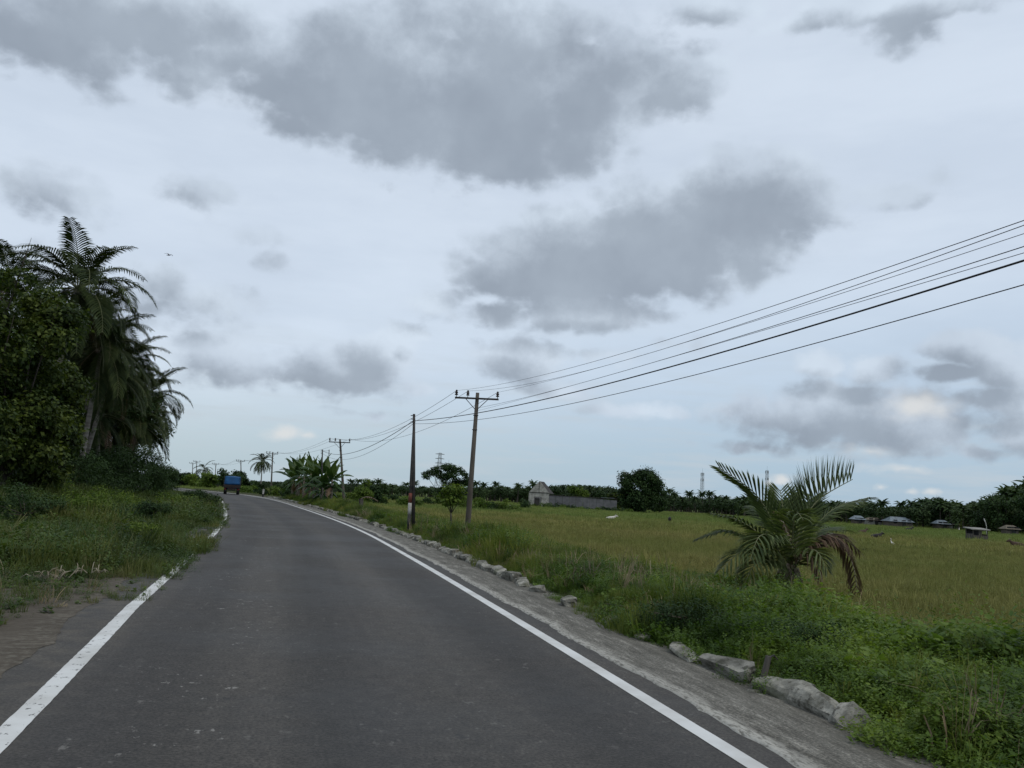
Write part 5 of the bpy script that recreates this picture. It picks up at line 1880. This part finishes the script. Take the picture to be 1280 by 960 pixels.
b = place(1221, 677.5)
hut = empty('field_hut', b, .12, 'small raised wooden hut with flat pale roof standing alone in the field', 'hut')
for sx in (-1, 0, 1):
    for sy in (-1, 1):
        mb = MB(); mb.tube([(sx * 1.15, sy * .8, -.2), (sx * 1.15, sy * .8, 1.95)], .07, 6); mb.build('leg', M_STAKE, hut)
mb = MB(); mb.box((0, 0, .5), (2.6, 1.9, .1)); mb.build('floor_deck', M_STAKE, hut)
mb = MB(); mb.box((0, -.82, .78), (2.5, .05, .5)); mb.box((-1.2, 0, .85), (.05, 1.6, .7)); mb.box((1.2, 0, .85), (.05, 1.6, .7)); mb.box((0, -.83, 1.4), (.5, .05, .9)); mb.build('plank_wall', M_STAKE, hut)
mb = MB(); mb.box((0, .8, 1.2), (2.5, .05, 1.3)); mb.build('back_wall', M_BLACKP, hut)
mb = MB(); mb.box((0, 0, 1.98), (2.9, 2.3, .12), np.array([[1, 0, 0], [0, math.cos(.1), -math.sin(.1)], [0, math.sin(.1), math.cos(.1)]])); mb.build('roof', M_WALLW, hut); hut.scale = (.86, .86, .86)
b = place(1232.5, 676)
mb = MB(); mb.tube([(0.1, 0, -.1), (.1, 0, 2.0), (0, 0, 2.5), (-.25, 0, 3.1)], [.05, .05, .06, .07], 6)
tag(mb.build('flag_pole', M_WHITEP, None, True, loc=b), 'thin white bent pole beside the field hut', 'pole')

# ------------------------------------------------------------------ lattice masts
def lattice(px, dp, top_y, wb, wtop, lab, arms=False, bays=14):
    b = col_at(px, dp); H = at(px, top_y, dp)[2] - b[2]
    o = empty('lattice_tower', b, .4, lab, 'tower', 'lattice towers on the horizon')
    mb = MB(); r = .16
    def corner(k, z):
        w = (wb + (wtop - wb) * z / H) / 2
        return np.array([(-w, w)[k in (1, 2)], (-w, w)[k in (2, 3)], z])
    for k in range(4):
        mb.tube([corner(k, 0), corner(k, H)], r, 4)
    mb.build('leg_frame', M_STEEL, o)
    mb = MB()
    for i in range(bays):
        z0, z1 = H * i / bays, H * (i + 1) / bays
        for k in range(4):
            k2 = (k + 1) % 4
            mb.tube([corner(k, z0), corner(k2, z1)], r * .6, 3); mb.tube([corner(k, z1), corner(k2, z1)], r * .6, 3)
    mb.build('bracing', M_STEEL, o)
    mb = MB()
    if arms:
        for z in (H * .97, H * .86, H * .75):
            mb.tube([(-4.5, 0, z), (0, 0, z + .8), (4.5, 0, z)], .2, 4); mb.tube([(-4.5, 0, z), (4.5, 0, z)], .2, 4)
        mb.build('cross_arms', M_STEEL, o)
    else:
        for z in (H * .96, H * .8):
            for a_ in (0, 2.1, 4.2): mb.box((wtop * .8 * math.cos(a_), wtop * .8 * math.sin(a_), z), (.5, .5, 2.2))
        mb.tube([(0, 0, H), (0, 0, H + 4)], .1, 4)
        mb.build('antenna', M_STEEL, o)


lattice(547, 820, 566, 6, 1.8, 'pale lattice pylon with cross-arms behind the flat-topped tree', True)
lattice(877, 800, 591, 3.0, 1.8, 'slim lattice mast left of the young palm')
lattice(958, 800, 588, 3.0, 1.8, 'slim lattice mast right behind the young palm')

# ------------------------------------------------------------------ truck
def truck():
    p = place(289, 618.5)
    o = empty('cargo_truck', (p[0], p[1], .002), math.radians(17), 'small truck with blue tarpaulin cargo box driving away at the bend', 'truck')
    # +y is forward
    W = 1.9
    mb = MB(); mb.box((0, 1.9, .62), (.8, 4.6, .16)); mb.build('chassis', M_TBODY, o)
    mb = MB(); mb.box((0, 1.3, .80), (W, 3.4, .10)); mb.box((0, 1.3, .98), (W, 3.4, .3)); mb.build('cargo_bed', M_TBODY, o)
    for k in range(5):
        mb = MB(); mb.box((-W / 2 + .2 + k * (W - .4) / 4, -.425, .98), (.06, .05, .38)); mb.build('tailgate_rib', M_BLACKP, o)
    # tarp: hipped soft top
    import bmesh
    bm = bmesh.new(); bmesh.ops.create_cube(bm, size=1)
    bmesh.ops.subdivide_edges(bm, edges=bm.edges[:], cuts=5, use_grid_fill=True)
    rr = random.Random(1)
    for v in bm.verts:
        x, y, z = v.co
        k = 1 - .10 * max(0, z) * 2 * (abs(x) * 2) ** 2
        v.co = Vector((x * (W - .06) * (1 - .06 * (z + .5)), y * 3.3 * (1 - .03 * (z + .5)), z * 1.0 * k + rr.uniform(-.02, .02)))
        v.co.x += rr.uniform(-.015, .015); v.co.y += rr.uniform(-.015, .015)
    bmesh.ops.translate(bm, verts=bm.verts, vec=(0, 1.3, 1.66))
    me = bpy.data.meshes.new('tarpaulin'); bm.to_mesh(me); bm.free(); me.materials.append(M_TAR)
    me.polygons.foreach_set('use_smooth', [True] * len(me.polygons))
    newobj('tarpaulin', me, o)
    mb = MB()
    for sx in (-1, 1): mb.box((sx * (W / 2 + .005), -.41, 1.5), (.06, .05, 1.35))
    mb.build('rear_frame', M_BLACKP, o)
    mb = MB(); mb.box((0, -.3, .47), (1.6, .08, .1)); mb.build('rear_bumper', M_BLACKP, o)
    mb = MB(); mb.box((0, 3.75, 1.25), (1.7, 1.3, 1.35), taper=.9); mb.build('cab', M_TAR, o)
    for sx in (-1, 1):
        mb = MB(); mb.box((sx * .98, 4.1, 1.45), (.12, .06, .3)); mb.tube([(sx * .8, 4.1, 1.6), (sx * .98, 4.1, 1.6)], .015, 5); mb.build('side_mirror', M_BLACKP, o)
        mb = MB(); mb.box((sx * .75, -.345, .60), (.2, .04, .1)); mb.build('tail_lamp', M_LAMP, o)
        mb = MB(); mb.box((sx * .72, .02, .38), (.34, .03, .3)); mb.build('mud_flap', M_RUBBER, o)
        for yy, wd in ((.45, .36), (3.7, .2)):
            w = MB()
            prof = [(.22, -wd / 2), (.34, -wd / 2), (.38, -wd / 2 + .03), (.38, wd / 2 - .03), (.34, wd / 2), (.22, wd / 2)]
            V = []; n = 18
            for r_, x_ in prof:
                for k in range(n):
                    an = 6.28318 * k / n; V.append((x_, r_ * math.cos(an), r_ * math.sin(an)))
            Fs = []
            for i in range(len(prof) - 1):
                for k in range(n): Fs.append((i * n + k, i * n + (k + 1) % n, (i + 1) * n + (k + 1) % n, (i + 1) * n + k))
            w.add(V, Fs)
            wo = w.build('wheel', M_RUBBER, o, True, loc=(sx * (.9 - wd / 2), yy, .38))
            r2 = MB(); r2.tube([(-wd * .2, 0, 0), (wd * .2, 0, 0)], .215, 14); r2.build('rim', M_CHROME, wo)


truck()

# ------------------------------------------------------------------ animals
def skin_animal(name, verts, edges, radii, mat, parent=None, loc=None, rz=0., sub=1):
    me = bpy.data.meshes.new(name); me.from_pydata(verts, edges, [])
    o = newobj(name, me, parent, loc, (0, 0, rz))
    md = o.modifiers.new('skin', 'SKIN')
    for i, r_ in enumerate(radii):
        sv = me.skin_vertices[0].data[i]
        sv.radius = r_ if isinstance(r_, tuple) else (r_, r_)
    me.skin_vertices[0].data[0].use_root = True
    md2 = o.modifiers.new('sub', 'SUBSURF'); md2.levels = sub; md2.render_levels = sub
    me.materials.append(mat)
    return o


def cow(loc, rz, mat, label, pose='lie', s=1.0, horn=True):
    if pose == 'lie':
        V = [(-.55, 0, .36), (-.2, 0, .42), (.2, 0, .43), (.5, 0, .46), (.72, 0, .66), (.86, 0, .82), (1.02, 0, .78), (1.2, 0, .68),
             (-.5, .24, .2), (-.1, .38, .12), (.12, .34, .06), (-.5, -.24, .2), (-.1, -.38, .12), (.12, -.34, .06),
             (.45, .2, .22), (.75, .24, .08), (.5, .26, .05), (.45, -.2, .22), (.75, -.24, .08), (.5, -.26, .05), (-.72, 0, .42), (-.8, .06, .2), (-.85, .12, .05)]
        E = [(0, 1), (1, 2), (2, 3), (3, 4), (4, 5), (5, 6), (6, 7), (0, 8), (8, 9), (9, 10), (0, 11), (11, 12), (12, 13), (3, 14), (14, 15), (15, 16), (3, 17), (17, 18), (18, 19), (0, 20), (20, 21), (21, 22)]
        Rr = [(.27, .27), (.31, .3), (.3, .3), (.25, .28), .15, .13, .11, .075, .15, .08, .045, .15, .08, .045, .1, .06, .04, .1, .06, .04, .05, .02, .035]
        ear_z, ex = .9, .84
    else:
        V = [(-.6, 0, 1.0), (-.2, 0, .98), (.2, 0, .98), (.55, 0, 1.04), (.85, 0, .82), (1.02, 0, .5), (1.12, 0, .3), (1.16, 0, .12),
             (-.62, .17, .7), (-.55, .17, .58), (-.7, .17, .38), (-.66, .17, .04), (-.62, -.17, .7), (-.55, -.17, .58), (-.7, -.17, .38), (-.66, -.17, .04),
             (.5, .16, .66), (.52, .16, .38), (.5, .16, .04), (.5, -.16, .66), (.52, -.16, .38), (.5, -.16, .04), (-.82, 0, 1.05), (-.9, 0, .75), (-.9, 0, .4)]
        E = [(0, 1), (1, 2), (2, 3), (3, 4), (4, 5), (5, 6), (6, 7), (0, 8), (8, 9), (9, 10), (10, 11), (0, 12), (12, 13), (13, 14), (14, 15), (3, 16), (16, 17), (17, 18), (3, 19), (19, 20), (20, 21), (0, 22), (22, 23), (23, 24)]
        Rr = [(.25, .27), (.3, .3), (.29, .3), (.23, .27), .16, .12, .11, .07, .15, .1, .06, .04, .15, .1, .06, .04, .11, .06, .04, .11, .06, .04, .05, .02, .035]
        ear_z, ex = .58, .98
    o = empty('cow', loc, rz, label, 'cow', 'cattle in the field')
    skin_animal('body', V, E, Rr, mat, o)
    for sg in (-1, 1):
        mb = MB(); mb.tube([(ex, sg * .1, ear_z), (ex - .02, sg * .24, ear_z + .02)], [.035, .03], 5); mb.build('ear', mat, o)
        if horn:
            mb = MB(); mb.tube([(ex + .02, sg * .06, ear_z + .05), (ex + .03, sg * .13, ear_z + .12), (ex + .05, sg * .12, ear_z + .22)], [.025, .018, .006], 5); mb.build('horn', M_DRYSTEM, o)
    o.scale = (s, s, s)
    return o


M_COWW = weathered('cow_white', (.62, .60, .55), (.48, .45, .40), 3, .9)
M_COWD = weathered('cow_black', (.018, .016, .015), (.035, .03, .028), 3, .8)
M_COWB = weathered('cow_brown', (.075, .045, .03), (.055, .035, .024), 3, .8)
cow(place(763, 651), .15, M_COWW, 'white cow lying in the field in front of the big round tree', s=.85)
cow(place(837, 654), 1.35, M_COWD, 'black cow facing away in the field right of the big round tree', 'stand', s=.72)
cow(place(1273, 686), 3.0, M_COWB, 'reddish brown cow lying at the right picture edge', s=1.0)
cow(place(1078, 668), .4, M_COWB, 'brown cow lying far out, right behind the young palm', s=.9)
cow(place(1136, 664), .2, M_COWD, 'dark cow lying far out below the tin-roofed house', s=1.0)
cow(place(1095, 674), .2, M_COWD, 'dark cow lying in the field right of the young palm fronds', s=.9)


def egret(px, py, label, s=1.0, rz=0.):
    b = place(px, py)
    o = empty('egret', b, rz, label, 'bird', 'white egrets in the field')
    skin_animal('body', [(0, 0, .42), (.14, 0, .5), (.22, 0, .66), (.18, 0, .8), (.27, 0, .88), (-.2, 0, .34), (-.34, 0, .27)],
                [(0, 1), (1, 2), (2, 3), (3, 4), (0, 5), (5, 6)], [.11, .07, .035, .03, .04, .07, .02], M_COWW, o)
    mb = MB(); mb.tube([(.29, 0, .885), (.42, 0, .87)], [.018, .004], 5); mb.build('beak', pmat('egret_beak', (.5, .35, .05), .5)[0], o)
    for sg in (-1, 1):
        mb = MB(); mb.tube([(0, sg * .04, .36), (.03, sg * .04, .18), (0, sg * .04, 0)], .012, 5); mb.build('leg', M_BLACKP, o)
    o.scale = (s, s, s)


egret(635, 640, 'white egret standing in the field left of the ruined barn', 1.25)
egret(1116, 685, 'white egret in the field below the tin-roofed village house', .9, 2.)
egret(1199, 664, 'small white egret left of the field hut', 1.2, 1.)

# bird in the air
b = at(211, 319, 75)
bo = empty('flying_bird', b, -.2, 'dark bird gliding with arched wings in the sky right of the tallest palm', 'bird')
bo.rotation_euler = (.25, .25, -.2)
skin_animal('body', [(0, 0, 0), (0, .16, .01), (0, .24, .03), (0, -.2, 0), (0, -.34, 0)], [(0, 1), (1, 2), (0, 3), (3, 4)], [.05, .04, .028, .03, .02], M_COWD, bo)
for sg in (-1, 1):
    mb = MB()
    pts = [(0, .05, .02, .10), (.16, .07, .10, .09), (.30, .03, .09, .07), (.44, -.06, .02, .01)]
    V = []
    for x, y, z, c in pts: V += [(sg * x, y + c, z), (sg * x, y - c, z), (sg * x, y, z + .018)]
    Fs = []
    for i in range(3):
        a_ = i * 3
        Fs += [(a_, a_ + 3, a_ + 5, a_ + 2), (a_ + 2, a_ + 5, a_ + 4, a_ + 1), (a_ + 1, a_ + 4, a_ + 3, a_)]
    mb.add(V, Fs); mb.build('wing', M_COWD, bo)

# dark grassy mound in the field
b = place(1083, 694)
bl = [(q * .8, 0, .12, .55, .4, .32 - .07 * abs(q)) for q in (-1.4, -.7, 0, .7, 1.4)]
broad_tree('weed_mound', b, .5, [(x * 1., y, z, rx, ry, rz_) for x, y, z, rx, ry, rz_ in bl], 3500, .12, M_DARKLEAF, 'low dark weedy mound in the field right of the young palm', 'bush', None, .02, seed=900)
b = place(1068, 662)
